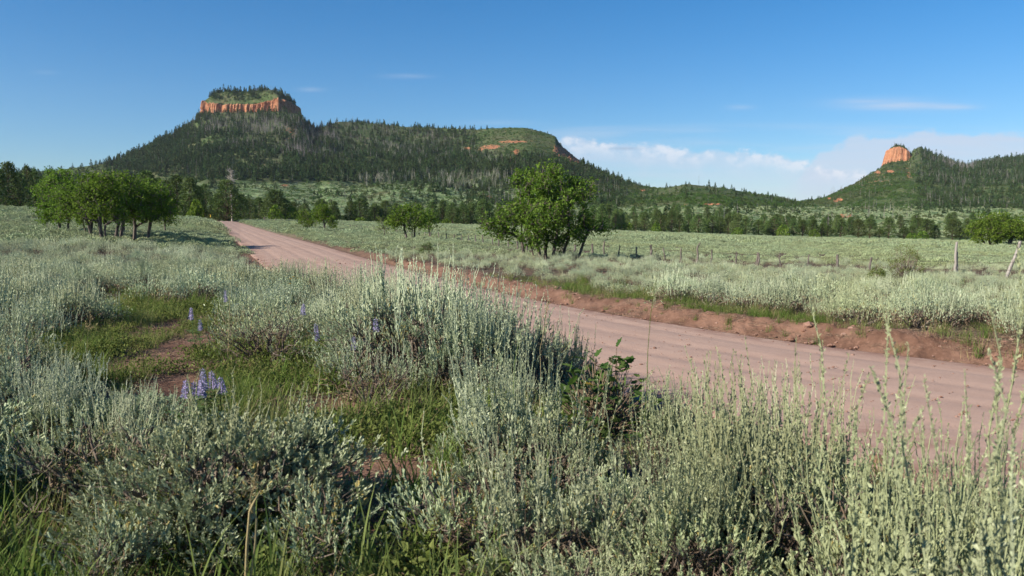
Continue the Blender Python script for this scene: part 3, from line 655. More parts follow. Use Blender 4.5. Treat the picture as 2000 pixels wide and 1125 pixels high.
def blades(mb, n, rad, h, w, rs, lean=.45, rnd=None, k=4, mat=0, curl=.5):
    """grass blades: narrow tapering strips that bend over"""
    b = np.c_[rs.normal(0, rad, (n, 2)), np.full(n, -.01)]; a = rs.uniform(0, 2 * pi, n); L = h * rs.uniform(.45, 1.15, n)
    ln = rs.uniform(.05, lean, n); d = np.c_[np.cos(a), np.sin(a), np.zeros(n)]; side = np.c_[-np.sin(a), np.cos(a), np.zeros(n)]
    t = np.linspace(0, 1, k); cv = rs.uniform(0, curl, n)
    P = b[:, None] + d[:, None] * (ln[:, None] * t + cv[:, None] * t ** 2.5)[:, :, None] * L[:, None, None] + np.array([0, 0, 1.]) * ((t[None] - .35 * cv[:, None] * t[None] ** 3) * L[:, None])[:, :, None]
    W_ = (w * (1 - t ** 1.8) + .0004)[None, :, None] * rs.uniform(.6, 1.2, (n, 1, 1))
    V = np.stack([P - side[:, None] * W_, P + side[:, None] * W_], 2)
    i = np.arange(k - 1) * 2; F = np.stack([i, i + 1, i + 3, i + 2], -1)[None] + (np.arange(n) * k * 2)[:, None, None]
    mb.add(V.reshape(-1, 3), F.reshape(-1, 4), np.repeat(np.clip(rs.uniform(0, 1, n) if rnd is None else rnd, 0, 1), k * 2), mat)
def grass_tuft(seed, n=40, rad=.07, h=.28, w=.0035):
    rs = np.random.RandomState(seed); mb = MB(); blades(mb, n, rad, h, w, rs); return mb

def conifer_far(seed, H=11, W=2.4, n=70, dead=False, slim=1.0, lift=.06):
    """a distant conifer: stem and ragged tiers of small sprays"""
    rs = np.random.RandomState(seed); mb = MB()
    tubes(mb, np.array([[(0, 0, -.5), (rs.normal(0, .1), 0, H * .5), (0, 0, H)]]), np.array([.16, .1, .03]), 3, .3 if not dead else .8, 1)
    if not dead:
        t = rs.uniform(0, 1, n) ** 1.15; z = H * (lift + (1 - lift) * t); r = W * slim * (1 - t) ** .8 * rs.uniform(.35, 1.08, n) + .08
        a = rs.uniform(0, 2 * pi, n); p = np.c_[np.cos(a) * r, np.sin(a) * r, z]
        d = norm(np.c_[np.cos(a), np.sin(a), rs.uniform(-.5, .5, n)] + rs.normal(0, .3, (n, 3))); s = (.9 + 1.2 * (1 - t)) * rs.uniform(.6, 1.2, n)
        stamp(mb, DIAM, DF, frames(d, rs), p - d * s[:, None] * .5, np.c_[s * .8, s, s], np.clip(rs.uniform(0, 1, n), 0, .98), 0)
    else:
        m_ = n // 2; t = rs.uniform(.12, .97, m_); a = rs.uniform(0, 2 * pi, m_); L = W * .75 * (1 - t) ** .6 * rs.uniform(.3, 1, m_) + .15
        b = np.c_[0 * t, 0 * t, t * H]; e = b + np.c_[np.cos(a), np.sin(a), rs.uniform(-.25, .35, m_)] * L[:, None]
        tubes(mb, np.stack([b, e], 1), np.array([.085, .03]), 3, rs.uniform(0, 1, m_), 1)
    return mb
def bush_far(seed, R=2.2, H=2.0, n=70, s0=.75):
    rs = np.random.RandomState(seed); mb = MB(); a = rs.uniform(0, 2 * pi, n); ct = rs.uniform(0, 1, n); sn = np.sqrt(1 - ct ** 2)
    l = .7 + .5 * vnoise(np.cos(a) * 1.7 + 9, np.sin(a) * 1.7 + ct * 2, seed)
    p = np.c_[np.cos(a) * sn * R * l, np.sin(a) * sn * R * l, ct * H * l]; d = norm(rs.normal(0, 1, (n, 3)) + norm(p) * .4); s = s0 * rs.uniform(.6, 1.3, n)
    stamp(mb, DIAM, DF, frames(d, rs), p - d * s[:, None] * .5, np.c_[s * .9, s, s], rs.uniform(0, .98, n), 0); return mb
def pine_near(seed, H=11, W=2.7, n=260, per=9, round_=.55, lift=.08):
    """a full bushy pine of the tree line: returns trunk with limbs, crown"""
    rs = np.random.RandomState(seed); tr, cr = MB(), MB()
    tubes(tr, bend(np.array([[0, 0, -.3]]), np.array([[rs.normal(0, .15), rs.normal(0, .15), H * .96]]), 7, rs, .012), np.linspace(.24, .03, 7), 6, .4)
    t = rs.uniform(0, 1, n) ** .95; prof = np.minimum(1, ((1 - t) / (1 - .22)) ** round_) * np.minimum(1, .45 + t * 3.2)
    a = rs.uniform(0, 2 * pi, n); lob = .72 + .45 * vnoise(np.cos(a) * 1.4 + 4, np.sin(a) * 1.4 + t * 6, seed)
    r = W * prof * lob * rs.uniform(.45, 1.0, n) ** .5; z = H * (lift + (.99 - lift) * t)
    C = np.c_[np.cos(a) * r, np.sin(a) * r, z]; b = np.c_[0 * r, 0 * r, np.maximum(z - r * .35, .3)]
    k_ = rs.rand(n) < .45
    tubes(tr, bend(b[k_], C[k_], 3, rs, .04), np.array([.05, .03, .012]), 3, .4)
    m_ = n * per; ci = np.repeat(np.arange(n), per); clt = rs.uniform(-.25, .25, n)
    p = C[ci] + rs.normal(0, 1, (m_, 3)) * [[.30, .30, .17]]; out = norm(np.c_[np.cos(a), np.sin(a), np.full(n, .45)])[ci]
    d = norm(out + rs.normal(0, .75, (m_, 3))); s = rs.uniform(.28, .52, m_)
    stamp(cr, DIAM, DF, frames(d, rs), p, np.c_[s * .42, s * .6, s], np.clip(.5 + clt[ci] + rs.uniform(-.3, .3, m_), 0, .98))
    return tr, cr

def oak_tree(seed, lobes, stems, leaf=.12, per=70, spread=.30, thick=.11, dead=12, minz=1.0):
    """gambel oak: lobes (x,y,z,rx,ry,rz,n) hold twig tips; stems are base points; branches grow by joining each tip to the nearest limb"""
    rs = np.random.RandomState(seed); nodes = []; par = []; 
    for bx, by, lean in stems:
        prev = -1; x, y = bx, by
        hgt = minz * rs.uniform(.9, 1.2)
        for j in range(6):
            nodes.append((x, y, -.35 + (hgt + .35) * j / 5)); par.append(prev); prev = len(nodes) - 1
            x += lean[0] * hgt / 5 + rs.normal(0, .035); y += lean[1] * hgt / 5 + rs.normal(0, .035)
    tips = []
    for lx, ly, lz, rx, ry, rz, n in lobes:
        d = norm(rs.normal(0, 1, (n, 3))); r = rs.uniform(.25, 1, n) ** .45
        tips.append(np.c_[lx + d[:, 0] * r * rx, ly + d[:, 1] * r * ry, lz + d[:, 2] * r * rz])
    tips = np.concatenate(tips); tips[:, 2] = np.maximum(tips[:, 2], .7)
    order = np.argsort(np.linalg.norm(tips - np.array([0, 0, minz]), axis=1)); depth = {}
    N = np.array(nodes); plen = np.linalg.norm(N - N[0], axis=1); plen = N[:, 2].clip(0)
    isleafok = np.zeros(len(N), bool)
    NN = [tuple(q) for q in N]; PL = list(plen)
    for ti in order:
        tp = tips[ti]; A = np.array(NN); dist = np.linalg.norm(A - tp, axis=1)
        cost = dist + .35 * np.array(PL) + 2.0 * (A[:, 2] < minz * .55)
        j = int(cost.argmin()); p0 = A[j]; L = dist[j]; m = max(1, int(L / .28)); prev = j
        for q in range(1, m + 1):
            f = q / m; pt = p0 * (1 - f) + tp * f + (rs.normal(0, .05, 3) * min(L, 1.2) * (q < m)) + np.array([0, 0, .12 * L * f * (1 - f)])
            NN.append(tuple(pt)); par.append(prev); PL.append(PL[prev] + L / m); prev = len(NN) - 1
        depth[ti] = prev
    A = np.array(NN); par = np.array(par); w = np.zeros(len(A))
    haskid = np.zeros(len(A), bool); haskid[par[par >= 0]] = True
    w[~haskid] = 1.0
    for i in range(len(A) - 1, -1, -1):
        if par[i] >= 0: w[par[i]] += w[i]
    rad = .0085 * w ** .5; rad = rad * thick / max(rad.max(), .01); rad = np.maximum(rad, .008)
    tr, cr = MB(), MB(); i = np.where(par >= 0)[0]
    tubes(tr, np.stack([A[par[i]], A[i]], 1), np.stack([np.minimum(rad[par[i]], rad[i] * 1.6), rad[i]], 1), 6, .5)
    # twigs
    nt = len(tips); k_ = 9; ti = np.repeat(np.arange(nt), k_); e = tips[ti] + rs.normal(0, spread * .9, (nt * k_, 3))
    tubes(tr, bend(tips[ti], e, 3, rs, .08), np.array([.009, .006, .003]), 3, .5)
    # leaves hang in bunches round the twig ends
    bi = np.repeat(np.arange(nt * k_), max(1, per // k_)); n = len(bi); tone = rs.uniform(-.22, .22, nt)
    p = e[bi] + rs.normal(0, 1, (n, 3)) * spread * np.array([.42, .42, .34]); d = norm(rs.normal(0, 1, (n, 3)) + np.array([[0, 0, .15]])); s = leaf * rs.uniform(.6, 1.25, n)
    stamp(cr, LEAF3, LF3, frames(d, rs), p, np.c_[s * .95, s, s], np.clip(.5 + tone[ti[bi]] + rs.uniform(-.35, .35, n), 0, .98))
    # bare dead twigs poking out
    if dead:
        q = tips[rs.randint(0, nt, dead)]; e2 = q + norm(rs.normal(0, 1, (dead, 3)) * [[1, 1, .5]] + norm(q - A[0])) * rs.uniform(.3, .8, (dead, 1))
        tubes(tr, bend(q, e2, 4, rs, .08), np.array([.014, .01, .007, .003]), 3, .5)
        e3 = e2[np.repeat(np.arange(dead), 3)]; q3 = (q * .4 + e2 * .6)[np.repeat(np.arange(dead), 3)]
        tubes(tr, bend(q3, e3 + rs.normal(0, .22, e3.shape), 3, rs, .08), np.array([.006, .004, .002]), 3, .5)
    return tr, cr

def scatter(name, srcs, P, RZ, S, idx, tilt=None):
    """many copies of a few plants as ONE object of kind stuff"""
    me = D.meshes.new(name); n = len(P); me.vertices.add(n); me.vertices.foreach_set('co', np.asarray(P, float).ravel())
    rot = np.zeros((n, 3)); rot[:, 2] = RZ
    if tilt is not None: rot[:, :2] = tilt
    S = np.asarray(S, float); S = np.repeat(S[:, None], 3, 1) if S.ndim == 1 else S
    for nm, typ, val in (('rot', 'FLOAT_VECTOR', rot), ('scl', 'FLOAT_VECTOR', S)):
        a = me.attributes.new(nm, typ, 'POINT'); a.data.foreach_set('vector', val.ravel().astype(np.float32))
    a = me.attributes.new('pick', 'INT', 'POINT'); a.data.foreach_set('value', np.asarray(idx, np.int32))
    o = D.objects.new(name, me); COL.objects.link(o)
    g = D.node_groups.new(name + '_scatter', 'GeometryNodeTree'); g.interface.new_socket('Geometry', in_out='INPUT', socket_type='NodeSocketGeometry'); g.interface.new_socket('Geometry', in_out='OUTPUT', socket_type='NodeSocketGeometry')
    N = g.nodes; Lk = g.links.new; gi = N.new('NodeGroupInput'); go = N.new('NodeGroupOutput'); jn = N.new('GeometryNodeJoinGeometry')
    def attr(nm, typ):
        q = N.new('GeometryNodeInputNamedAttribute'); q.data_type = typ; q.inputs[0].default_value = nm; return q.outputs['Attribute']
    ar, asx, ap = attr('rot', 'FLOAT_VECTOR'), attr('scl', 'FLOAT_VECTOR'), attr('pick', 'INT')
    e2r = N.new('FunctionNodeEulerToRotation'); Lk(ar, e2r.inputs[0])
    for k_, s_ in enumerate(srcs):
        oi = N.new('GeometryNodeObjectInfo'); oi.inputs['Object'].default_value = s_; oi.inputs['As Instance'].default_value = True
        cp = N.new('FunctionNodeCompare'); cp.data_type = 'INT'; cp.operation = 'EQUAL'; Lk(ap, cp.inputs[2]); cp.inputs[3].default_value = k_
        ip = N.new('GeometryNodeInstanceOnPoints'); Lk(gi.outputs[0], ip.inputs['Points']); Lk(cp.outputs[0], ip.inputs['Selection']); Lk(oi.outputs['Geometry'], ip.inputs['Instance'])
        Lk(e2r.outputs[0], ip.inputs['Rotation']); Lk(asx, ip.inputs['Scale']); Lk(ip.outputs[0], jn.inputs[0])
    Lk(jn.outputs[0], go.inputs[0]); md = o.modifiers.new('scatter', 'NODES'); md.node_group = g
    o['kind'] = 'stuff'; return o
# ---------------------------------------------------------------- hillside woods and scrub
def hz_pts(n, u0, u1, y0, y1, rs):
    """points spread evenly over the hillsides between two bearings"""
    a0, a1 = (u0 - 1000) / FPX, (u1 - 1000) / FPX
    y = np.sqrt(rs.uniform(y0 ** 2, y1 ** 2, n)); x = rs.uniform(a0, a1, n) * y
    z = hill(x, y); u, vc, yc, pw = hparam(x, y); pu, pv, _ = proj(x, y, z)
    return x, y, z, u, pu, pv, yc
def woods():
    rs = np.random.RandomState(11)
    src = [conifer_far(200 + i, H=[12, 10, 13, 9, 11, 8][i], W=[3.2, 2.6, 3.7, 3.3, 2.5, 3.4][i], n=150).build('far_pine', [M['pinefar'], M['pinebark']], link=False) for i in range(6)]
    ded = [conifer_far(220 + i, H=[11, 10, 13][i], W=2.0, n=64, dead=True).build('far_snag', [M['pinefar'], M['snag']], link=False) for i in range(3)]
    asp = []
    for i in range(2):
        r2 = np.random.RandomState(240 + i); mb = MB(); m_ = 5; b = np.c_[r2.normal(0, 1.6, (m_, 2)), np.full(m_, -.5)]; e = b + np.c_[r2.normal(0, .4, (m_, 2)), r2.uniform(6, 11, m_)]
        tubes(mb, np.stack([b, e], 1), np.array([.17, .05]), 3, r2.uniform(0, 1, m_)); asp.append(mb.build('far_aspen', M['aspen'], link=False))
    bsh = [bush_far(260 + i, R=[2.2, 1.6, 2.8, 1.9][i], H=[2.0, 1.6, 2.4, 2.6][i], n=80).build('far_bush', M['scrub'], link=False) for i in range(4)]
    sgb = [bush_far(280 + i, R=1.5, H=.8, n=44, s0=.6).build('far_sage', M['sagefar'], link=False) for i in range(2)]
    E_ = lambda u, v, cu, cv, wu, wv: np.exp(-((u - cu) / wu) ** 2 - ((v - cv) / wv) ** 2)
    N = 170000
    x, y, z, u, pu, pv, yc = hz_pts(N, -120, 2120, 365, 1650, rs)
    ok = (y < yc + 25) & (rs.rand(N) < 1.0)
    cl = fbm(x / 45, y / 45, 301, 3); cl2 = fbm(x / 120, y / 120, 305, 3)
    # conifers per place
    den = np.zeros(N)
    lb = sst(pu, 170, 300) * (1 - sst(pu, 640, 680))                 # big butte
    den = np.maximum(den, lb * (1 - sst(pv, 338, 362)))
    den = np.maximum(den, sst(pu, 620, 650) * (1 - sst(pu, 900, 960)) * (.42 + .5 * sst(pv, 280, 310)) * (1 - sst(pv, 345, 362)))
    den = np.maximum(den, sst(pu, 880, 930) * (1 - sst(pu, 1180, 1260)) * (.04 + .8 * sst(pv, 300, 325)) * (1 - sst(pv, 372, 392)))
    den = np.maximum(den, sst(pu, 790, 860) * (1 - sst(pu, 1180, 1240)) * .65 * sst(pv, 350, 365) * (1 - sst(pv, 398, 408)))
    den = np.maximum(den, .07 * sst(pv, 350, 365) * (1 - sst(pv, 420, 435)))
    den = np.maximum(den, .10 * (pu < 240)); den = np.maximum(den, .07 * (pu > 1180) * (pu < 1640))
    den = np.maximum(den, .75 * sst(pu + (pv - 330) * .15, 1775, 1830) * (1 - sst(pv, 402, 418)))
    den = np.maximum(den, .26 * (pu > 1610) * (pu < 1800) * np.clip(.6 + cl * 3, 0, 1.5))
    rk = rockmask(pu, pv, 0); den[(pu > 405) & (pu < 585) & (pv < 232)] *= .35
    den = den * (1 - sst(rk, .3, .5)) * np.clip(.75 + cl * 2.2, .08, 1.25)
    den[(pu > 930) & (pu < 1090) & (pv < 300)] *= .25
    # patch of bright scrub low on the big butte
    den *= 1 - .85 * np.clip(E_(pu, pv, 480, 322, 45, 9) + E_(pu, pv, 330, 345, 60, 8) + E_(pu, pv, 140, 335, 90, 10) + .8 * E_(pu, pv, 1950, 355, 50, 14), 0, 1)
    isC = ok & (rs.rand(N) < den * .58)
    dead = .07 + .8 * (E_(pu, pv, 530, 255, 75, 30) + E_(pu, pv, 420, 240, 40, 20) + E_(pu, pv, 600, 280, 50, 40)) + .65 * E_(pu, pv, 760, 265, 130, 28) + .85 * E_(pu, pv, 1850, 330, 65, 26) + .4 * E_(pu, pv, 1980, 335, 60, 20)
    isD = isC & (rs.rand(N) < np.clip(dead, 0, .75) * np.clip(.6 + cl * 3, 0.2, 1.4)); isC &= ~isD
    c = np.where(isC)[0]; sc = (.48 + .62 * rs.uniform(0, 1, len(c)) ** 1.6) * (.9 + .1 * sst(pv[c], 260, 340)) * (1 - .35 * sst(pv[c], 350, 372)) * np.where((pu[c] > 1610) & (pu[c] < 1790), .55, 1)
    big = {}
    def put(name, srcs, ii, s, lab, nvar=None):
        k_ = rs.randint(0, len(srcs), len(ii)); P = np.c_[x[ii], y[ii], z[ii] - .2]
        o = scatter(name, srcs, P, rs.uniform(0, 6.28, len(ii)), s, k_); tag(o, lab, 'woods' if 'forest' in name else 'scrub'); return o
    put('pine_forest', src, c, sc, 'dark green conifers massed over the hillsides')
    d_ = np.where(isD)[0]; put('dead_forest', ded, d_, rs.uniform(.6, 1.05, len(d_)), 'grey standing dead conifers scattered through the hillside woods')
    am = ok & ~isC & ~isD & (rs.rand(N) < .30 * (E_(pu, pv, 960, 350, 42, 8) + E_(pu, pv, 925, 362, 60, 6) + E_(pu, pv, 735, 352, 42, 6) + .6 * E_(pu, pv, 850, 345, 60, 8) + .5 * E_(pu, pv, 950, 318, 26, 6) + .25 * E_(pu, pv, 800, 300, 100, 18)))
    a_ = np.where(am)[0]; put('aspen_forest', asp, a_, rs.uniform(.8, 1.2, len(a_)), 'pale bare aspen stems standing below the mesa')
    # scrub
    bd = np.full(N, .55); bd = np.where(pv > 352, np.where(pu > 1150, .50 * (1 - sst(pv, 395, 415)) + .12, .46), bd)
    bd = bd * np.clip(.8 + cl2 * 2.6 + cl * 1.2, .05, 1.4) * (1 - sst(rk, .35, .5))
    bd[(pu > 1610) & (pu < 1810) & (pv < 400)] *= 1.2; bd[(pu > 930) & (pu < 1110) & (pv < 300)] *= 1.5
    bm = ok & ~isC & ~isD & ~am & (rs.rand(N) < bd * .55); b_ = np.where(bm)[0]
    put('hill_scrub', bsh, b_, (.35 + .85 * rs.uniform(0, 1, len(b_)) ** 1.5) * np.where(pv[b_] < 300, .8, 1), 'bright green scrub oak covering the open slopes')
    sm = ok & ~isC & ~isD & ~am & ~bm & (sagemask(pu, pv) > .4) & (rs.rand(N) < .5); s_ = np.where(sm)[0]
    put('hill_sagebrush', sgb, s_, rs.uniform(.6, 1.2, len(s_)), 'pale sagebrush on the open apron below the hills')
    # trees on the two summits
    for ci, (VV, nt, nd, nb) in enumerate(((CAPS[0], 190, 130, 1100), (CAPS[1], 80, 30, 300))):
        F = VV.reshape(-1, 3); 
        for nm, srcs, n_, s0, s1, lab in (('summit_forest', src, nt if ci == 0 else nt * 2 // 3, .5 - .15 * ci, 1.05 - .4 * ci, 'small conifers on top of the %s butte'), ('summit_dead_forest', ded, nd, .5, .95, 'grey dead trees on top of the %s butte'), ('summit_scrub', bsh, nb, .45, .9, 'low brush on top of the %s butte')):
            nr = VV.shape[0]; w_ = np.linspace(1, .02, nr); w_[:2 if 'scrub' in nm else 3] = 0; rr = rs.choice(nr, n_, p=w_ / w_.sum()); P = VV[rr, rs.randint(0, VV.shape[1], n_)].copy(); 
            if ci == 0 and 'dead' in nm: P = P[P[:, 0] > F[:, 0].mean() - 5]
            rr2 = len(P); o = scatter(nm, srcs, P - [0, 0, .3], rs.uniform(0, 6.28, rr2), rs.uniform(s0, s1, rr2), rs.randint(0, len(srcs), rr2)); tag(o, lab % ('larger', 'smaller')[ci], 'woods' if 'forest' in nm else 'scrub')
    # bare rubble of the rock exposures
    rb = []
    for i in range(3):
        r2 = np.random.RandomState(500 + i); import bmesh
        bm_ = bmesh.new(); bmesh.ops.create_icosphere(bm_, subdivisions=2, radius=1)
        for v in bm_.verts: v.co *= 1 + r2.uniform(-.28, .28); v.co.z *= .75
        me = D.meshes.new('boulder'); bm_.to_mesh(me); bm_.free(); me.materials.append(M['cliff']); rb.append(D.objects.new('boulder', me))
    m_ = np.where(ok & (rk > .38) & (rs.rand(N) < .55))[0]
    put('talus_rubble', rb, m_, np.c_[rs.uniform(.5, 2.2, len(m_)), rs.uniform(.5, 1.8, len(m_)), rs.uniform(.4, 1.5, len(m_))], 'red sandstone rubble on the bare slopes')
    print('woods', len(c), len(d_), len(a_), len(b_), len(s_), len(m_))
woods()
# ---------------------------------------------------------------- things of the flat
ORD = ['nearest', 'second nearest', 'third nearest', 'fourth nearest', 'fifth nearest', 'sixth nearest', 'seventh nearest', 'eighth nearest', 'ninth nearest', 'tenth nearest']
def nth(i): return ORD[i] if i < 10 else '%dth nearest' % (i + 1) if not (i + 1) % 10 in (1, 2, 3) or i in (10, 11, 12) else '%d%s nearest' % (i + 1, {1: 'st', 2: 'nd', 3: 'rd'}[(i + 1) % 10])
def nthword(i):
    w = ['first', 'second', 'third', 'fourth', 'fifth', 'sixth', 'seventh', 'eighth', 'ninth', 'tenth', 'eleventh', 'twelfth']
    return w[i] if i < 12 else '%d%s' % (i + 1, 'th' if (i + 1) % 10 not in (1, 2, 3) or i in (12,) else {1: 'st', 2: 'nd', 3: 'rd'}[(i + 1) % 10])

# ---- pines along the far edge of the flat
def pines():
    rs = np.random.RandomState(5)
    proto = []
    for i in range(7):
        tr, cr = pine_near(300 + i, H=10, W=[2.6, 2.3, 2.9, 2.2, 2.7, 2.5, 2.4][i], n=[420, 360, 460, 340, 420, 400, 380][i], round_=[.55, .7, .45, .8, .6, .5, .65][i])
        proto.append((tr.mesh('trunk', M['pinebark']), cr.mesh('crown', M['pine'])))
    near = [(22, 318, 52, 175), (2, 330, 40, 170), (45, 338, 36, 185), (60, 325, 26, 215), (74, 330, 24, 220), (88, 345, 26, 225), (-14, 322, 44, 160), (112, 340, 34, 230), (268, 348, 36, 230), (291, 333, 52, 205), (312, 348, 38, 225), (332, 352, 30, 235), (350, 343, 40, 205), (375, 346, 44, 190), (390, 362, 34, 190), (404, 360, 30, 200), (447, 352, 46, 190), (430, 378, 30, 230), (473, 378, 32, 240), (490, 388, 30, 250), (508, 385, 24, 260), (540, 371, 56, 230), (560, 388, 34, 240), (575, 393, 24, 255), (598, 398, 22, 270),
            (630, 388, 32, 280), (621, 396, 20, 285), (655, 393, 24, 280), (686, 392, 26, 285), (705, 386, 40, 285), (733, 397, 26, 290), (754, 391, 30, 290), (775, 396, 26, 295), (796, 399, 22, 300), (820, 396, 24, 310), (845, 393, 26, 300), (866, 391, 28, 305), (883, 396, 24, 300), (905, 398, 24, 300), (920, 395, 26, 305), (943, 389, 30, 300), (956, 396, 22, 300), (975, 398, 24, 310), (1005, 398, 24, 310), (1040, 400, 24, 315), (1100, 400, 26, 315), (1140, 398, 26, 315),
            (1160, 401, 30, 310), (1175, 398, 28, 300), (1188, 398, 28, 310), (1202, 408, 22, 305), (1212, 414, 18, 315), (1225, 419, 18, 320), (1240, 424, 16, 325), (1258, 413, 22, 320), (1275, 424, 16, 325), (1288, 416, 24, 310), (1297, 420, 18, 330), (1311, 411, 26, 315), (1326, 418, 22, 325), (1344, 418, 22, 320), (1363, 418, 27, 315), (1378, 426, 16, 330), (1391, 421, 24, 320), (1405, 423, 22, 325), (1421, 418, 26, 320), (1440, 416, 32, 315), (1455, 421, 24, 322),
            (1480, 428, 27, 320), (1510, 423, 30, 325), (1499, 432, 18, 335), (1548, 426, 24, 330), (1566, 429, 26, 335), (1587, 428, 28, 330), (1604, 436, 20, 335), (1616, 440, 20, 330), (1641, 427, 34, 330), (1675, 427, 29, 330), (1697, 425, 27, 340), (1716, 447, 17, 335), (1734, 424, 29, 335), (1764, 443, 24, 335), (1779, 441, 20, 342), (1808, 427, 30, 335), (1825, 438, 22, 338), (1858, 427, 31, 335), (1873, 444, 18, 335), (1884, 452, 16, 340), (1905, 455, 16, 340), (2012, 440, 28, 335)]
    marks = [(460, 'the dead bleached treetop', 'left'), (1075, 'the big oak by the fence', 'left'), (3000, 'the right-hand end of the flat', 'right')]
    out = []
    for u, v, w, y in near:
        out.append((u, v, w * 1.06, y, 0))
    # second row, further back on the foot of the hills
    for i in range(150):
        u = rs.uniform(-10, 2010); y = rs.uniform(360, 520); v0 = np.interp(u, [0, 500, 1200, 2000], [352, 384, 398, 420]) + rs.uniform(-8, 16)
        out.append((u, v0, rs.uniform(13, 24), y, 1))
    out.sort(); cnt = {}
    for u, v, w, y, row in out:
        x = (u - 1000) / FPX * y; z = float(hill(np.array([x]), np.array([y]))[0]) if row else gz(x, y)
        H = max(3.5, CAMZ + (440 - v) / FPX * y - z)
        if row: H = min(H, 8)
        tr, cr = proto[rs.randint(0, 7)]
        s = w / 2 / FPX * y / 2.45
        o = empty('pine_tree', (x, y, z - .15), rs.uniform(0, 6.28), (s, s, H / 10))
        for nm, me in (('trunk', tr), ('crown', cr)):
            c = D.objects.new(nm, me); COL.objects.link(c); c.parent = o
        if u < 460: a, ref = 'left of', 'the bleached dead treetop'
        elif u < 1060: a, ref = 'right of', 'the bleached dead treetop'
        elif u < 1570: a, ref = 'right of', 'the big oak by the fence'
        else: a, ref = 'under', 'the small red butte side'
        key = (row, a, ref); cnt.setdefault(key, []).append((u, o, H))
    for (row, a, ref), L in cnt.items():
        L.sort(key=lambda q: q[0], reverse=(a == 'left of'))
        for i, (u, o, H) in enumerate(L):
            sz = 'tall' if H > 12 else 'small' if H < 7 else 'rounded'
            if a == 'under': lab = '%s pine %s, %s from left of those below the small butte' % (sz, ('edging the flat', 'on the slope')[row], nthword(i))
            else: lab = '%s pine %s, %s one %s %s' % (sz, ('edging the flat', 'on the slope')[row], nthword(i), a, ref)
            tag(o, lab, 'pine tree', 'pines between the flat and the hills')
    # dead tree with a bleached top
    rs2 = np.random.RandomState(77); y = 200; u = 455; x = (u - 1000) / FPX * y; z = gz(x, y); H = CAMZ + (440 - 334) / FPX * y - z
    mb = MB(); tubes(mb, bend(np.array([[0, 0, -.3]]), np.array([[.2, 0, H]]), 7, rs2, .012), np.linspace(.26, .05, 7), 6, .6)
    m_ = 46; t = rs2.uniform(.62, .98, m_); b = np.c_[0 * t, 0 * t, t * H]; an = rs2.uniform(0, 6.28, m_); L = rs2.uniform(.6, 2.0, m_) * (1.15 - .5 * t)
    e = b + np.c_[np.cos(an) * L, np.sin(an) * L, L * rs2.uniform(.1, .8, m_)]; PL = bend(b, e, 5, rs2, .08); tubes(mb, PL, np.array([.09, .07, .05, .035, .02]), 4, .6)
    k_ = np.repeat(np.arange(m_), 4); q = PL[k_, rs2.randint(1, 5, len(k_))]; tubes(mb, bend(q, q + rs2.normal(0, .42, q.shape) + [[0, 0, .2]], 3, rs2, .1), np.array([.035, .025, .012]), 3, .6)
    o = mb.build('dead_tree', M['bleached']); o.location = (x, y, z); tag(o, 'dead pine with a bleached white branching top beside the end of the road', 'dead tree')
pines()

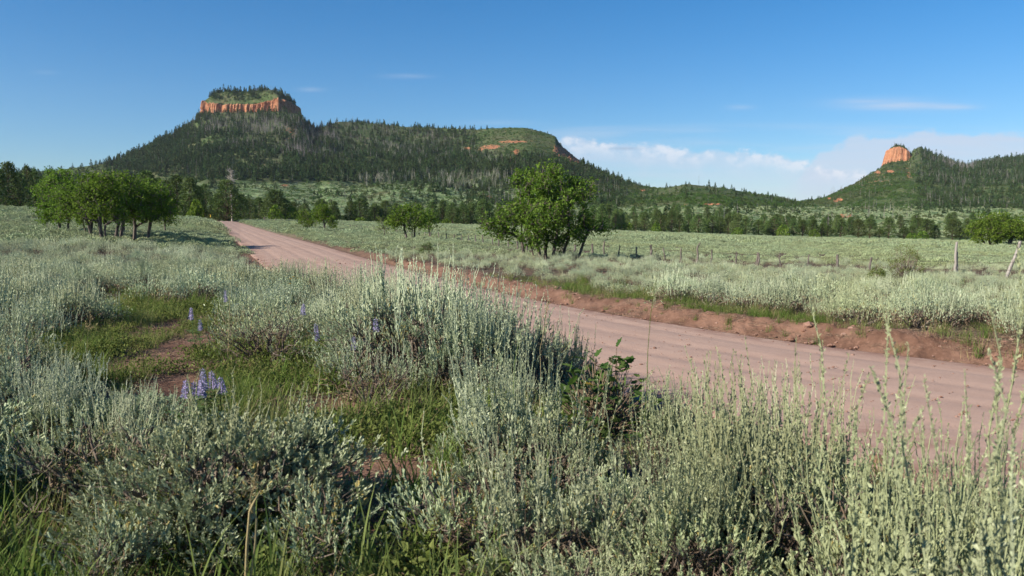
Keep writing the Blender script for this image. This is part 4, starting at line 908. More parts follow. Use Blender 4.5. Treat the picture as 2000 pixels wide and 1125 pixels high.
def lobes_px(base_u, base_v, Y, L, n_per=None):
    k_ = Y / FPX; return [((u - base_u) * k_, dy, (base_v - v) * k_, ru * k_, rd, rv * k_, int(n * .8)) for u, v, ru, rv, dy, rd, n in L]
def oak_at(u, v, lobes, stems, seed, lab, grp=None, light=False, leaf=.12, per=70, minz=1.0, thick=.11, spread=.30, dead=12, Y=None):
    x, y = on_ground(u, v) if Y is None else ((u - 1000) / FPX * Y, Y)
    L = lobes_px(u, v, y, lobes); tr, cr = oak_tree(seed, L, stems, leaf, per, spread, thick, dead, minz)
    o = empty('oak_tree', (x, y, gz(x, y))); tr.build('trunk', M['oakbark'], o); cr.build('crown', M['oaklight' if light else 'oak'], o)
    tag(o, lab, 'oak tree', grp); return x, y
def oaks():
    # the big oak by the fence
    x, y = oak_at(1077, 506, [(1068, 340, 30, 24, 0, .9, 18), (1085, 362, 44, 30, -.2, 1.3, 40), (1022, 352, 24, 18, .3, .7, 16), (1045, 372, 34, 24, -.3, 1.0, 26), (1130, 372, 30, 26, .2, .9, 26), (1110, 400, 40, 32, -.6, 1.2, 38), (1045, 408, 44, 32, .6, 1.3, 40), (1062, 425, 40, 30, -1.2, 1.1, 38), (998, 420, 32, 26, .1, 1.0, 30),
                                (968, 440, 22, 22, -.1, .7, 20), (985, 455, 22, 16, .4, .7, 12), (1035, 452, 34, 20, -.5, 1.0, 24), (1090, 450, 38, 20, .3, 1.0, 24), (1128, 435, 28, 24, .9, 1.0, 18), (1158, 440, 26, 14, .5, .8, 14), (1186, 450, 12, 7, .5, .4, 5), (1120, 462, 20, 12, -.3, .6, 12), (1045, 472, 24, 9, -.3, .8, 12), (1092, 472, 20, 8, .2, .8, 10)],
                   [(0, 0, (.2, 0)), (-.5, -.1, (-.35, 0)), (-.95, .2, (-.25, .1)), (-1.45, 0, (-.15, 0)), (-.25, .35, (.0, .2)), (1.35, .3, (.35, 0)), (.45, .2, (.5, 0))], 901, 'large many-stemmed oak standing on the fence line beyond the road', leaf=.13, per=48, minz=1.35, thick=.105, spread=.19, dead=90)
    grp = 'oaks of the grove left of the road'
    G = [(207, 474, 200, 336, 50, 'front oak of the grove, thick dark trunk nearest the road side of the sage'), (226, 470, 243, 340, 44, 'oak with a forked trunk just right of the front trunk of the grove'), (259, 469, 272, 350, 40, 'oak with a thin bent trunk in the right half of the grove'), (286, 466, 303, 352, 38, 'rightmost oak of the grove, its crown in shade'),
         (182, 462, 158, 350, 44, 'oak with a pale-lit crown in the left half of the grove'), (174, 460, 185, 340, 40, 'slender oak standing behind the left half of the grove'), (241, 456, 232, 338, 44, 'oak at the back of the grove, between the forked and bent trunks')]
    for i, (ub, vb, uc, vt, hw, lab) in enumerate(G):
        bot = 436; mid = (vt + bot) / 2
        L = [(uc, vt + 24, hw * .6, 22, 0, 1.1, 34), (uc - hw * .45, mid, hw * .5, 26, -.3, 1.0, 30), (uc + hw * .45, mid + 2, hw * .5, 26, .3, 1.0, 30), (uc, mid + 6, hw * .7, 28, -.7, 1.0, 34), (uc - hw * .7, bot - 16, hw * .35, 14, 0, .8, 14), (uc + hw * .6, bot - 16, hw * .4, 14, 0, .8, 14)]
        st_ = [(0, 0, ((uc - ub) * .012, 0))] + ([(.18, .1, (.25, 0))] if i in (1,) else []) + ([(-.25, .2, (-.15, 0))] if i in (0, 5) else [])
        oak_at(ub, vb, L, st_, 910 + i, lab, grp, leaf=.135, per=40, minz=1.5, thick=.11, dead=20, spread=.21)
    oak_at(118, 456, [(118, 352, 34, 20, 0, 1.2, 34), (98, 385, 24, 26, 0, 1.2, 30), (135, 385, 26, 28, -.5, 1.1, 30), (95, 420, 20, 18, 0, 1, 20), (130, 420, 26, 16, -.6, 1, 20)], [(0, 0, (0, 0)), (.5, .2, (.2, 0))], 921, 'bright green oak at the left back of the grove', grp, light=True, leaf=.14, per=60, minz=1.2, Y=62, spread=.24)
    oak_at(322, 455, [(322, 420, 16, 10, 0, .7, 10), (336, 428, 9, 6, 0, .5, 5), (312, 400, 18, 16, 0, .8, 14)], [(0, 0, (.1, 0))], 922, 'small drooping oak at the right end of the grove', grp, leaf=.12, per=70, minz=.9, thick=.07)
    oak_at(803, 470, [(775, 424, 20, 14, 0, .9, 18), (797, 414, 26, 12, 0, 1.1, 24), (800, 432, 30, 14, -.4, 1.1, 26), (765, 438, 12, 9, 0, .6, 8), (822, 425, 14, 12, 0, .8, 12)], [(0, 0, (.1, 0)), (-.35, .1, (-.2, 0)), (.2, .2, (.2, 0))], 931, 'bushy double-trunked oak between the road and the far pines, left of the fence-line oak', 'small oaks along the fence', leaf=.17, per=60, minz=1.0, thick=.13)
    oak_at(838, 464, [(838, 420, 16, 12, 0, .8, 16), (842, 436, 18, 12, 0, .8, 16)], [(0, 0, (0, 0)), (.3, 0, (.1, 0))], 932, 'smaller oak touching the right side of the bushy double-trunked oak', 'small oaks along the fence', leaf=.17, per=55, minz=1.0, thick=.09)
    oak_at(752, 462, [(744, 432, 7, 8, 0, .4, 7), (755, 443, 8, 7, 0, .4, 7), (742, 446, 6, 5, 0, .4, 4)], [(0, 0, (-.1, 0))], 933, 'thin sparse oak sapling left of the bushy double-trunked oak', 'small oaks along the fence', leaf=.12, per=40, minz=.8, thick=.05, dead=8)
    oak_at(633, 455, [(628, 418, 15, 14, 0, 1, 20), (636, 408, 11, 7, 0, .8, 12), (640, 430, 12, 9, 0, .8, 12), (649, 440, 9, 3, 0, .4, 4)], [(0, 0, (0, 0))], 934, 'small upright oak right of the far stretch of road', 'small oaks along the fence', leaf=.15, per=90, minz=1.3, thick=.12)
    oak_at(604, 450, [(598, 424, 14, 12, 0, 1, 18), (610, 432, 12, 10, 0, .8, 12), (592, 436, 8, 7, 0, .7, 8)], [(0, 0, (-.1, 0)), (.4, 0, (.1, 0))], 935, 'low round oak left of the small upright oak by the road', 'small oaks along the fence', leaf=.15, per=84, minz=.8, thick=.08)
    oak_at(1945, 484, [(1925, 440, 24, 16, 0, 1.6, 34), (1905, 456, 14, 14, 0, 1.2, 16), (1965, 440, 28, 16, 0, 1.8, 38), (1990, 450, 18, 16, 0, 1.4, 20), (1945, 456, 30, 14, -1, 1.5, 30), (2005, 462, 12, 12, 0, 1, 10)], [(-.6, 0, (-.4, 0)), (0, 0, (0, 0)), (.5, .2, (.2, 0)), (1.2, 0, (.5, 0)), (-1.1, .3, (-.4, 0)), (1.8, .2, (.4, 0))], 936, 'broad dark green oak with many stems on the flat behind the leaning post', leaf=.20, per=110, minz=1.7, thick=.16, spread=.5, dead=20)
    # a few bright bushes among the pines
    rs = np.random.RandomState(8); bme = bush_far(951, R=2.2, H=3.6, n=420, s0=.5).mesh('green_bush', M['oak'])
    for i, (u, v, y) in enumerate([(1529, 440, 318), (1225, 436, 305), (1282, 436, 305), (540, 402, 225), (455, 402, 215), (705, 425, 275), (870, 428, 292), (1800, 452, 325), (1780, 455, 322), (575, 405, 230), (386, 392, 185), (340, 390, 190), (1590, 448, 322), (1440, 445, 308)]):
        x = (u - 1000) / FPX * y; z = gz(x, y); H = CAMZ + (440 - v) / FPX * y - z; o = D.objects.new('green_bush', bme); COL.objects.link(o); o.location = (x, y, z - .1); o.scale = (rs.uniform(.8, 1.3), 1, max(.5, H / 3.6)); o.rotation_euler[2] = rs.uniform(0, 6)
        tag(o, ['bright green bush among the pines right of the low ridge road cut', 'bright bush at the foot of the pines just right of the big oak', 'dark green low bush two bushes right of the big oak', 'bush below the round dark pine right of the road end', 'low bush beside the pine at the road end', 'low bush below the paired pines in the middle', 'low bush below the pine belt left of the big oak', 'bush between pines under the small butte', 'squat bush beside the pines under the small butte', 'low bush right of the round dark pine near the road end', 'low bush just left of the road end', 'low bush behind the right end of the oak grove', 'low bush among pines left of the small butte', 'low bush at the base of the pine belt middle right'][i], 'bush', 'bushes at the foot of the pines')
oaks()

# ---- fence
def fence():
    FL = np.array([(44, 18.), (30, 26.), (20.3, 34), (9.6, 42.5), (.4, 60), (-8.3, 90), (-16, 112), (-35, 165), (-66, 215)])
    FLr = resample(FL, .25); FU = uof(FLr[:, 0], FLr[:, 1]); o_ = np.argsort(FU)
    posts = [(2110, 470, .05, 0), (1965, 472, .075, 2), (1870, 474, .065, 1), (1702, 503, .055, 0), (1635, 498, .07, 0), (1579, 510, .04, 0), (1526, 504, .035, 0), (1483, 499, .06, 0), (1478, 501, .045, 0), (1440, 496, .045, 0), (1389, 487, .04, 0), (1360, 474, .055, 3), (1331, 496, .05, 0), (1300, 488, .04, 0), (1270.5, 478, .07, 0), (1245, 495, .05, 0), (1208, 490, .04, 0), (1180.5, 470, .055, 0), (1157, 483, .07, 0), (1123, 478, .07, 0), (1100, 482, .06, 0), (1030, 466, .07, 0), (1011, 470, .06, 0), (992, 470, .05, 0), (975, 467, .06, 0), (962, 468, .05, 0), (943, 459, .055, 0), (928, 459, .06, 0), (915, 465, .05, 0), (902, 464, .05, 0), (888, 459, .06, 0), (872, 460, .05, 0), (856, 454, .06, 0), (840, 456, .05, 0), (829, 455, .06, 0), (819, 454, .05, 0), (808, 453, .05, 0), (796, 452, .05, 0), (786, 452, .05, 0), (776, 450, .05, 0), (766, 449, .06, 0), (756, 449, .05, 0), (740, 446, .06, 0), (730, 445, .06, 0), (719, 444, .06, 0), (706, 443, .06, 0), (696, 443, .06, 0), (684, 441, .06, 0), (672, 441, .06, 0), (660, 440, .07, 0)]
    rs = np.random.RandomState(15); P = []
    root = empty('wire_fence', (9.6, 42.5, gz(9.6, 42.5))); tag(root, 'old barbed wire fence of crooked weathered posts crossing the sage flat', 'fence')
    base = np.array(root.location)
    xs = []
    for u, v, r, kd in posts:
        x = np.interp(u, FU[o_], FLr[o_, 0]); y = np.interp(u, FU[o_], FLr[o_, 1]); xs.append((x, y, v, r, kd))
    for t in (620, 600, 582, 566, 552, 540, 530, 520, 512, 504, 497, 491):
        x = np.interp(t, FU[o_], FLr[o_, 0]); y = np.interp(t, FU[o_], FLr[o_, 1]); xs.append((x, y, None, .07, 0))
    for x, y, v, r, kd in xs:
        z = gz(x, y); top = z + 1.15 if v is None else max(z + .75, CAMZ + (440 - v) / FPX * y); H = min(top - z, 1.75)
        mb = MB(); k_ = 9; t = np.linspace(0, 1, k_); sides = 9
        lean = np.array([rs.normal(0, .06), rs.normal(0, .05)]) if kd != 2 else np.array([.42, .05])
        C = np.c_[lean[0] * t * H + np.convolve(rs.normal(0, .02, k_ + 2), np.ones(3) / 3, 'valid') * (1 + 2 * r / .1), lean[1] * t * H + rs.normal(0, .008, k_), -.3 + t * (H + .3)]
        if kd == 3: C[-2:, 0] += [.02, .10]; C[-1, 2] -= .02
        an = np.arange(sides) / sides * 6.283; rad = r * (1.05 - .25 * t)[:, None] * (1 + .22 * fbm(np.cos(an)[None] * 1.5 + 7 * x, np.sin(an)[None] * 1.5 + t[:, None] * 1.0, 5) * 2)
        V = np.stack([C[:, None, 0] + np.cos(an) * rad, C[:, None, 1] + np.sin(an) * rad, C[:, None, 2] + 0 * rad], -1); V[-1, :, 2] += rs.uniform(-.03, .05, sides)
        mb.add(V, grid(sides, k_, 0, True)); mb.add(V[-1], np.array([list(range(sides))]))
        if kd == 1:   # a second pale slab wired against it
            V2 = V.copy(); V2[..., 0] += .09 - .05 * t[:, None]; V2[..., 1] += .03; V2[..., 2] *= .72; mb.add(V2, grid(sides, k_, 0, True)); mb.add(V2[-1], np.array([list(range(sides))]))
        o = mb.build('post', M['palepost' if kd in (1, 2) else 'post'], root, smooth=False); o.location = np.array([x, y, z]) - base
        if kd: o['label'] = {1: 'thick pale bleached post with a split side', 2: 'pale bleached post leaning hard over', 3: 'tall thin post with a hooked top'}[kd]
        P.append((x, y, z, H, C[-1, 0], C[-1, 1]))
    P = np.array(P)
    for hgt in (.35, .68, 1.0):
        mb = MB(); seg = []
        for a, b in zip(P[:-1], P[1:]):
            fa, fb = min(hgt, a[3] * .92), min(hgt, b[3] * .92)
            p0 = np.array([a[0] + a[4] * fa / a[3], a[1] + a[5] * fa / a[3] - .05, a[2] + fa]); p1 = np.array([b[0] + b[4] * fb / b[3], b[1] + b[5] * fb / b[3] - .05, b[2] + fb])
            t = np.linspace(0, 1, 6)[:, None]; q = p0 * (1 - t) + p1 * t; q[:, 2] -= .05 * (4 * t * (1 - t))[:, 0]; seg.append(q - base)
        tubes(mb, np.array(seg), .0055, 3, .5); mb.build('wire', M['wire'], root)
    # thin dead stem standing by the fence, right
    x, y = on_ground(1787, 538); mb = MB(); rs = np.random.RandomState(3)
    st_ = bend(np.array([[0, 0, -.1]]), np.array([[.08, 0, 1.15]]), 6, rs, .03); tubes(mb, st_, np.linspace(.02, .008, 6), 4, .4)
    q = st_[0, [2, 3, 3, 4, 4]]; tubes(mb, bend(q, q + rs.normal(0, .12, q.shape) + [[0, 0, .14]], 3, rs, .1), np.array([.01, .007, .004]), 3, .4)
    o = mb.build('dead_plant', M['deadtwig']); o.location = (x, y, gz(x, y)); tag(o, 'thin bare dead stem standing in the sage left of the thick pale post', 'dead stem')
fence()

# ---- sagebrush
def sagebrush():
    rs = np.random.RandomState(21)
    def prot(w, l, s): return (w.mesh('branches', [M['sagewood'], M['deadtwig']]), l.mesh('leaves', M['sage']), s.mesh('flower_stalks', M['stalk']))
    HP = {'A': prot(*sage_parts(1, R=.82, H=.74, clumps=125, shoots=17, leaves=18, leaf=.031, stalks=58, slen=.40, bits=40, tight=.05, bs=1.3)),
          'A2': prot(*sage_parts(2, R=.62, H=.6, clumps=78, shoots=15, leaves=17, leaf=.026, stalks=34, slen=.32, tight=.048)),
          'B': prot(*sage_parts(3, R=.46, H=.48, clumps=46, shoots=14, leaves=16, leaf=.025, tight=.05, stalks=90, slen=.48, bits=40, bs=1.35)),
          'B2': prot(*sage_parts(4, R=.5, H=.44, clumps=48, shoots=14, leaves=15, leaf=.025, tight=.05, stalks=80, slen=.58, bits=44, deadfrac=.3, bs=1.35)),
          'B3': prot(*sage_parts(5, R=.42, H=.52, clumps=42, shoots=14, leaves=15, tight=.05, leaf=.024, stalks=110, slen=.44, bits=38, bs=1.35)),
          'C': prot(*sage_parts(6, R=.6, H=.55, clumps=18, shoots=16, leaves=12, leaf=.022, stalks=30, slen=.3, deadfrac=.6, tight=.09)),
          'D': prot(*sage_parts(7, R=.7, H=.62, clumps=90, shoots=14, leaves=14, leaf=.023, tight=.055, stalks=130, slen=.36, bits=32, bs=1.25)),
          'N': prot(*sage_parts(8, R=.30, H=.45, clumps=9, shoots=18, leaves=16, leaf=.026, stalks=8, slen=.85, bits=230, bs=1.12)),
          'S': prot(*sage_parts(9, R=.27, H=.30, clumps=9, shoots=20, leaves=14, leaf=.024, stalks=6, slen=.25))}
    MID = [sage_single(400 + i, R=[.55, .5, .62, .5, .58][i], H=[.55, .5, .6, .62, .5][i], stalks=[70, 50, 80, 90, 40][i], shoots=15, leaves=7, leaf=.033) for i in range(5)]
    MID = [m_.mesh('sagebrush', [M['sage'], M['sagewood'], M['stalk'], M['deadtwig']]) for m_ in MID]
    FAR = [sage_far(420 + i, R=[.75, .65, .85, .7][i], H=[.6, .5, .62, .7][i], n=420).mesh('sagebrush', M['sagefar']) for i in range(4)]
    heroes = [('A', -1.45, 4.0, .93, 'large leafy silver sagebrush with yellowing tufts, nearest on the left'), ('S', -.80, 3.45, 1.0, 'low leafy sagebrush shoot at the foot of the big left-hand sagebrush'), ('S', -1.7, 3.25, .9, 'small half-bare sagebrush under the front of the big leafy one'),
              ('C', -4.55, 6.7, 1.35, 'sagebrush with dark bare lower branches reaching in at the left edge'), ('A2', -2.9, 6.2, .7, 'rounded sagebrush left of the lupine clump'),
              ('D', -1.05, 9.0, 1.5, 'tall dense sagebrush in the middle, just short of the road'), ('D', -.15, 9.3, 1.42, 'tall stalky sagebrush right half of the central thicket'), ('C', -1.75, 9.3, 1.2, 'woody half-bare sagebrush at the left of the central thicket'), ('B3', -.45, 8.4, 1.25, 'front sagebrush of the central thicket with pale stalks'), ('D', .45, 9.9, 1.05, 'spreading sagebrush reaching from the central thicket over the road edge'), ('C', 1.0, 9.4, .8, 'low sparse sagebrush at the road edge right of the central thicket'), ('D', -.7, 10.2, 1.45, 'sagebrush at the back of the central thicket'), ('D', -1.6, 10.6, 1.2, 'sagebrush behind the woody half-bare one in the central thicket'),
              ('C', -3.1, 10.2, 1.15, 'open grey sagebrush with a bare dark stem beside the lupines'), ('C', -1.35, 7.6, .85, 'dry tangled sagebrush left of centre with bare pale branches'),
              ('B', .1, 4.5, 1.0, 'stalky sagebrush at the left end of the right-hand thicket'), ('A2', .5, 3.85, .62, 'low leafy sagebrush in front of the broad-leaved plant'), ('B3', 1.0, 4.85, .8, 'tall-stalked sagebrush right of the broad-leaved plant'), ('B', 1.2, 4.0, .9, 'dense pale stalky sagebrush in the middle of the right-hand thicket'), ('B2', 1.6, 4.35, .85, 'sagebrush whose bunched tall stalks stand against the road'), ('C', 1.35, 3.25, .85, 'sagebrush with a brown dried-out centre in the right foreground'), ('A2', 2.0, 3.6, .6, 'leafy sagebrush beside the dried-out one, against the road'), ('A2', 2.4, 4.0, .5, 'leafy sagebrush near the road edge on the right'), ('B', .2, 3.3, .8, 'pale stalky sagebrush at the bottom, left of the dried-out one'), ('B3', .72, 3.1, .75, 'short stalky sagebrush at the bottom of the right foreground'),
              ('A2', 2.05, 2.95, .62, 'leafy sagebrush behind the closest tall stalks'), ('S', 2.55, 3.6, 1.1, 'sagebrush at the right border above the road edge'), ('N', 1.00, 1.86, 1.0, 'closest sagebrush with thick tall pale stalks at the right'), ('N', 1.27, 2.05, 1.0, 'sagebrush with tall stalks at the lower right corner'), ('N', .98, 2.12, .9, 'sagebrush with loose tall stalks just left of the closest one'), ('N', 1.18, 1.78, .8, 'low leafy sagebrush filling the lower right corner'),
              ('B2', 1.72, 3.05, .85, 'dense stalky sagebrush whose tips cross the lower road edge'), ('A2', 2.05, 3.35, .6, 'stalky sagebrush behind the closest tall stalks, against the road'), ('B', 1.45, 2.75, .95, 'stalky sagebrush just left of the closest tall stalks'), ('A2', 2.2, 2.85, .66, 'stalky sagebrush at the right border below the road'), ('B2', 1.15, 3.55, 1.0, 'tall stalky sagebrush left of the dried-out one'), ('B', .75, 3.6, .85, 'stalky sagebrush in the front middle of the right-hand thicket'),
              ('B3', -2.85, 5.1, .85, 'stalky sagebrush at the left, behind the grass beside the big leafy one'), ('B3', -2.35, 4.85, .68, 'small stalky sagebrush between the big leafy one and the bare earth path'), ('B', -3.4, 5.6, .8, 'pale stalky sagebrush near the left border in front of the dark-branched one'),
              ('A', -3.75, 4.1, 1.22, 'big dark sagebrush at the left border shading the grass'), ('A', -3.3, 2.9, 1.05, 'dark sagebrush at the lower left corner'), ('B2', -.1, 5.4, .85, 'stalky sagebrush behind the left end of the right-hand thicket'), ('S', 1.45, 5.2, 1.1, 'back sagebrush of the right-hand thicket, stalks crossing the road'), ('A2', .3, 2.85, .6, 'low leafy sagebrush at the bottom centre right'), ('S', -.2, 3.6, 1.1, 'small sagebrush at the grassy gap between the two foreground thickets')]
    for i, (k_, x, y, s, lab) in enumerate(heroes):
        o = empty('sagebrush', (x, y, gz(x, y) - .03), rs.uniform(0, 6.28) if k_ != 'N' else 1.0 + i, (s, s, s * {'A': .77, 'D': 1.12}.get(k_[0], 1.05)))
        for nm, me in zip(('branches', 'leaves', 'flower_stalks'), HP[k_]):
            c = D.objects.new(nm, me); COL.objects.link(c); c.parent = o
        tag(o, lab, 'sagebrush', 'foreground sagebrush')
    verge = [(.5, 11.8, .62), (.1, 12.9, .75), (-.5, 14.1, .95), (-1.1, 15.3, 1.1), (-1.8, 16.6, 1.2), (-2.6, 18.3, 1.2), (-3.5, 20.3, 1.15), (-4.5, 22.4, 1.1), (-1.5, 13.4, 1.2), (-2.4, 12.6, 1.2), (-2.6, 15.2, 1.25), (-5.6, 24.8, 1.0)]
    for i, (x, y, s) in enumerate(verge):
        while roadd([x], [y])[0][0] > -RW - .5: x -= .1
        o = empty('sagebrush', (x, y, gz(x, y) - .03), rs.uniform(0, 6.28), (s * 1.1, s * 1.1, s * 1.25))
        for nm, me in zip(('branches', 'leaves', 'flower_stalks'), HP[['D', 'B', 'D', 'B3'][i % 4]]):
            c = D.objects.new(nm, me); COL.objects.link(c); c.parent = o
        tag(o, 'stalky sagebrush leaning over the near road edge, %s in the row leading away' % nthword(i), 'sagebrush', 'sagebrush along the near road edge'); heroes.append(('B', x, y, s, ''))
    HX = np.array([(h[1], h[2], {'A': .85, 'D': .7, 'N': .4, 'S': .35}.get(h[0][0], .5) * h[3]) for h in heroes])
    # clearings of grass where no shrub stands: (u, v, rx, ry)
    clear = [(235, 610, 1.45, 1.8), (330, 640, 1.0, 3.4), (430, 610, 1.1, 1.2), (690, 790, 1.1, 1.2), (800, 880, .8, 1.2), (740, 1010, .55, .8), (360, 740, 1.3, .9), (170, 700, 1.5, 1.0), (520, 700, 1.0, 1.1)]
    CL = [(*on_ground(u, v), a, b) for u, v, a, b in clear]
    CURR = on_ground(1172, 845)
    P = []
    for r0, r1, sp in ((2.2, 16, .72), (16, 40, .80), (40, 100, 1.05), (100, 300, 1.65)):
        ys = np.arange(-4 if r0 < 10 else r0 * .6, r1, sp); 
        for yy in ys:
            lim = max(yy, 0) * .70 + 5 + (3 if r0 < 20 else 0); xs = np.arange(-lim, lim, sp)
            P.append(np.c_[xs, np.full(len(xs), yy), np.full(len(xs), r0)])
    P = np.concatenate(P); sp = np.select([P[:, 2] < 5, P[:, 2] < 20, P[:, 2] < 60], [.72, .80, 1.05], 1.65)
    P[:, :2] += rs.uniform(-.46, .46, (len(P), 2)) * sp[:, None]
    R_ = np.hypot(P[:, 0], P[:, 1]); hi = np.select([P[:, 2] < 5, P[:, 2] < 20, P[:, 2] < 60], [16, 40, 100], 300)
    ok = (R_ >= P[:, 2]) & (R_ < hi) & (P[:, 1] < np.interp(np.clip(uof(P[:, 0], P[:, 1]), -400, 2400), EU, ED) + 12)
    P, R_, sp = P[ok], R_[ok], sp[ok]
    d = roadd(P[:, 0], P[:, 1])[0]; wob = fbm(P[:, 0] * .35, P[:, 1] * .35, 55) * 2.4
    ok = (d < -RW - .55 - 1.3 * (1 - sst(P[:, 1], 9, 12.5)) + np.minimum(wob, .3)) | (d > RW + 1.35 + np.clip(wob, -.5, 2) * (P[:, 1] < 45) - .8 * sst(P[:, 1], 25, 45))
    # grassy strip on the far bank
    strip = (d > 0) & (d < RW + 3.4 + wob) & (P[:, 0] < 6.0) & (P[:, 0] > -.5) & (P[:, 1] < 34) & (rs.rand(len(P)) < .62)
    ok &= ~strip & (in_patch(P[:, 0], P[:, 1], .35) > 1) & (R_ > 2.6)
    for cx, cy, a, b in CL: ok &= np.hypot((P[:, 0] - cx) / a, (P[:, 1] - cy) / b) > 1
    for hx, hy, hr in HX: ok &= np.hypot(P[:, 0] - hx, P[:, 1] - hy) > hr * .85 + .12
    ok &= (np.hypot(P[:, 0] - CURR[0], P[:, 1] - CURR[1]) > .95) & (np.hypot(P[:, 0] + 2.15, P[:, 1] - 5.8) > 1.3)
    ok &= ~((P[:, 1] < 7) & (P[:, 1] > 1) & (P[:, 0] > 1.2) & (d > -5.4))
    ok &= ~((P[:, 1] < 8.5) & (P[:, 1] > 1) & (P[:, 0] > .7))
    ok &= ~((R_ < 6.6) & (P[:, 0] > -.9) & (P[:, 1] > 0)) & ~((P[:, 1] < 3.4) & (P[:, 1] > -1.2) & (np.abs(P[:, 0]) < 3.6))
    ok &= (rs.rand(len(P)) < np.clip(.86 + fbm(P[:, 0] / 3, P[:, 1] / 3, 88, 3) * np.where(R_ > 40, 1.0, 1.8), .25, 1))
    P, R_, sp, d = P[ok], R_[ok], sp[ok], d[ok]
    Z = ground(P[:, 0], P[:, 1])
    big = .78 + .5 * (fbm(P[:, 0] / 5, P[:, 1] / 5, 99, 3) + .25)
    S = rs.uniform(.72, 1.15, len(P)) * big * np.select([sp < .75, sp < .9, sp < 1.2], [1.05, 1.12, 1.12], 1.55)
    S = np.where((d > 0) & (d < 9) & (P[:, 1] < 45), S * 1.0, S)
    S = np.where((d < 0) & (R_ < 16), S * 1.1, S)
    S = S * (1 - .28 * sst(R_, 20, 34) * (sp < 1.2)) * np.where((d > 4) & (P[:, 1] > 22) & (P[:, 1] < 75), .78, 1) * (1 + .35 * fbm(P[:, 0] / 1.6, P[:, 1] / 1.6, 123, 2)) * np.where(sp > 1.2, .85, 1)
    yf = np.interp(uof(P[:, 0], P[:, 1]), [480, 660, 766, 856, 1011, 1359, 1965, 2400], [215, 165, 112, 90, 60, 42.5, 34, 28]); S = S * np.where((P[:, 1] > yf - 7) & (P[:, 1] < yf + 2) & (d > 3), .84, 1)
    RZ = rs.uniform(0, 6.28, len(P))
    pu, pv, pd = proj(P[:, 0], P[:, 1], Z + .5 * S)
    inn = (pu > -40) & (pu < 2040) & (P[:, 1] > 1.5)
    order = np.argsort(np.where(inn, -S / R_, 0)); ind = order[:260]; ind = ind[inn[ind]]
    isind = np.zeros(len(P), bool); isind[ind] = True
    lm = [(-8.0, 14.0, 'the bare earth path', 0), (-2.3, 6.2, 'the purple lupines', 0), (-1.0, 9.3, 'the central sagebrush thicket', 0), (CURR[0], CURR[1], 'the broad-leaved plant', 0), (5.0, 12, 'the road bend', 0), (-9, 22, 'the receding road edge', 0), (-14, 17, 'the shaded left-hand grass', 0), (-22, 48, 'the oak grove', 0), (-5, 32, 'the far straight of road', 0),
          (2.3, 49, 'the big fence-line oak', 1), (20, 34, 'the leaning pale post', 1), (13, 26.5, 'the yellow-green shrub', 1), (2, 27, 'the green grass strip', 1), (9, 18, 'the red cut bank', 1), (14, 14.5, 'the exposed roots', 1), (-5, 42, 'the far road verge', 1)]
    grp = {}
    for i in ind:
        side = 1 if d[i] > 0 else 0; c = [(np.hypot(P[i, 0] - a, P[i, 1] - b), t) for a, b, t, s_ in lm if s_ == side]; q = min(c); grp.setdefault((side, q[1]), []).append((q[0], i))
    for (side, t), L in grp.items():
        L.sort()
        for rank, (_, i) in enumerate(L):
            loc = (P[i, 0], P[i, 1], Z[i] - .03); sz = 'large' if S[i] > 1.15 else 'small' if S[i] < .8 else 'grey-green'
            lab = '%s sagebrush %s, %s to %s' % (sz, ('beyond the road' if side else 'on the near side'), nth(rank), t)
            if R_[i] < 10.5:
                k_ = ['A2', 'B', 'C', 'D', 'B3', 'D', 'B2', 'A2'][rs.randint(0, 8)]; s = S[i] * (.86 if k_ in ('A2', 'D', 'C') else 1)
                o = empty('sagebrush', loc, RZ[i], s)
                for nm, me in zip(('branches', 'leaves', 'flower_stalks'), HP[k_]):
                    c = D.objects.new(nm, me); COL.objects.link(c); c.parent = o
            else:
                o = D.objects.new('sagebrush', MID[rs.randint(0, 5)]); COL.objects.link(o); o.location = loc; o.rotation_euler[2] = RZ[i]; o.scale = (S[i],) * 3
            tag(o, lab, 'sagebrush', 'sagebrush along both sides of the road' if R_[i] > 10.5 else 'sagebrush close by')
    rest = np.where(~isind)[0]; m1 = rest[R_[rest] < 48]; m2 = rest[R_[rest] >= 48]
    mo = [D.objects.new('sage_mid', m_) for m_ in MID]; fo = [D.objects.new('sage_far', m_) for m_ in FAR]
    PP = np.c_[P[:, :2], Z - .03]
    tag(scatter('sagebrush_field', mo, PP[m1], RZ[m1], S[m1], rs.randint(0, 5, len(m1))), 'grey-green sagebrush growing thickly over the nearer flat', 'sagebrush')
    tag(scatter('far_sagebrush', fo, PP[m2], RZ[m2], np.c_[S[m2], S[m2], S[m2] * .8], rs.randint(0, 4, len(m2))), 'pale sagebrush covering the far flat up to the pines', 'sagebrush')
    print('sage', len(P), len(ind), len(m1), len(m2))
    return CL, P[:, :2], S
CLEAR, SAGEP, SAGES = sagebrush()
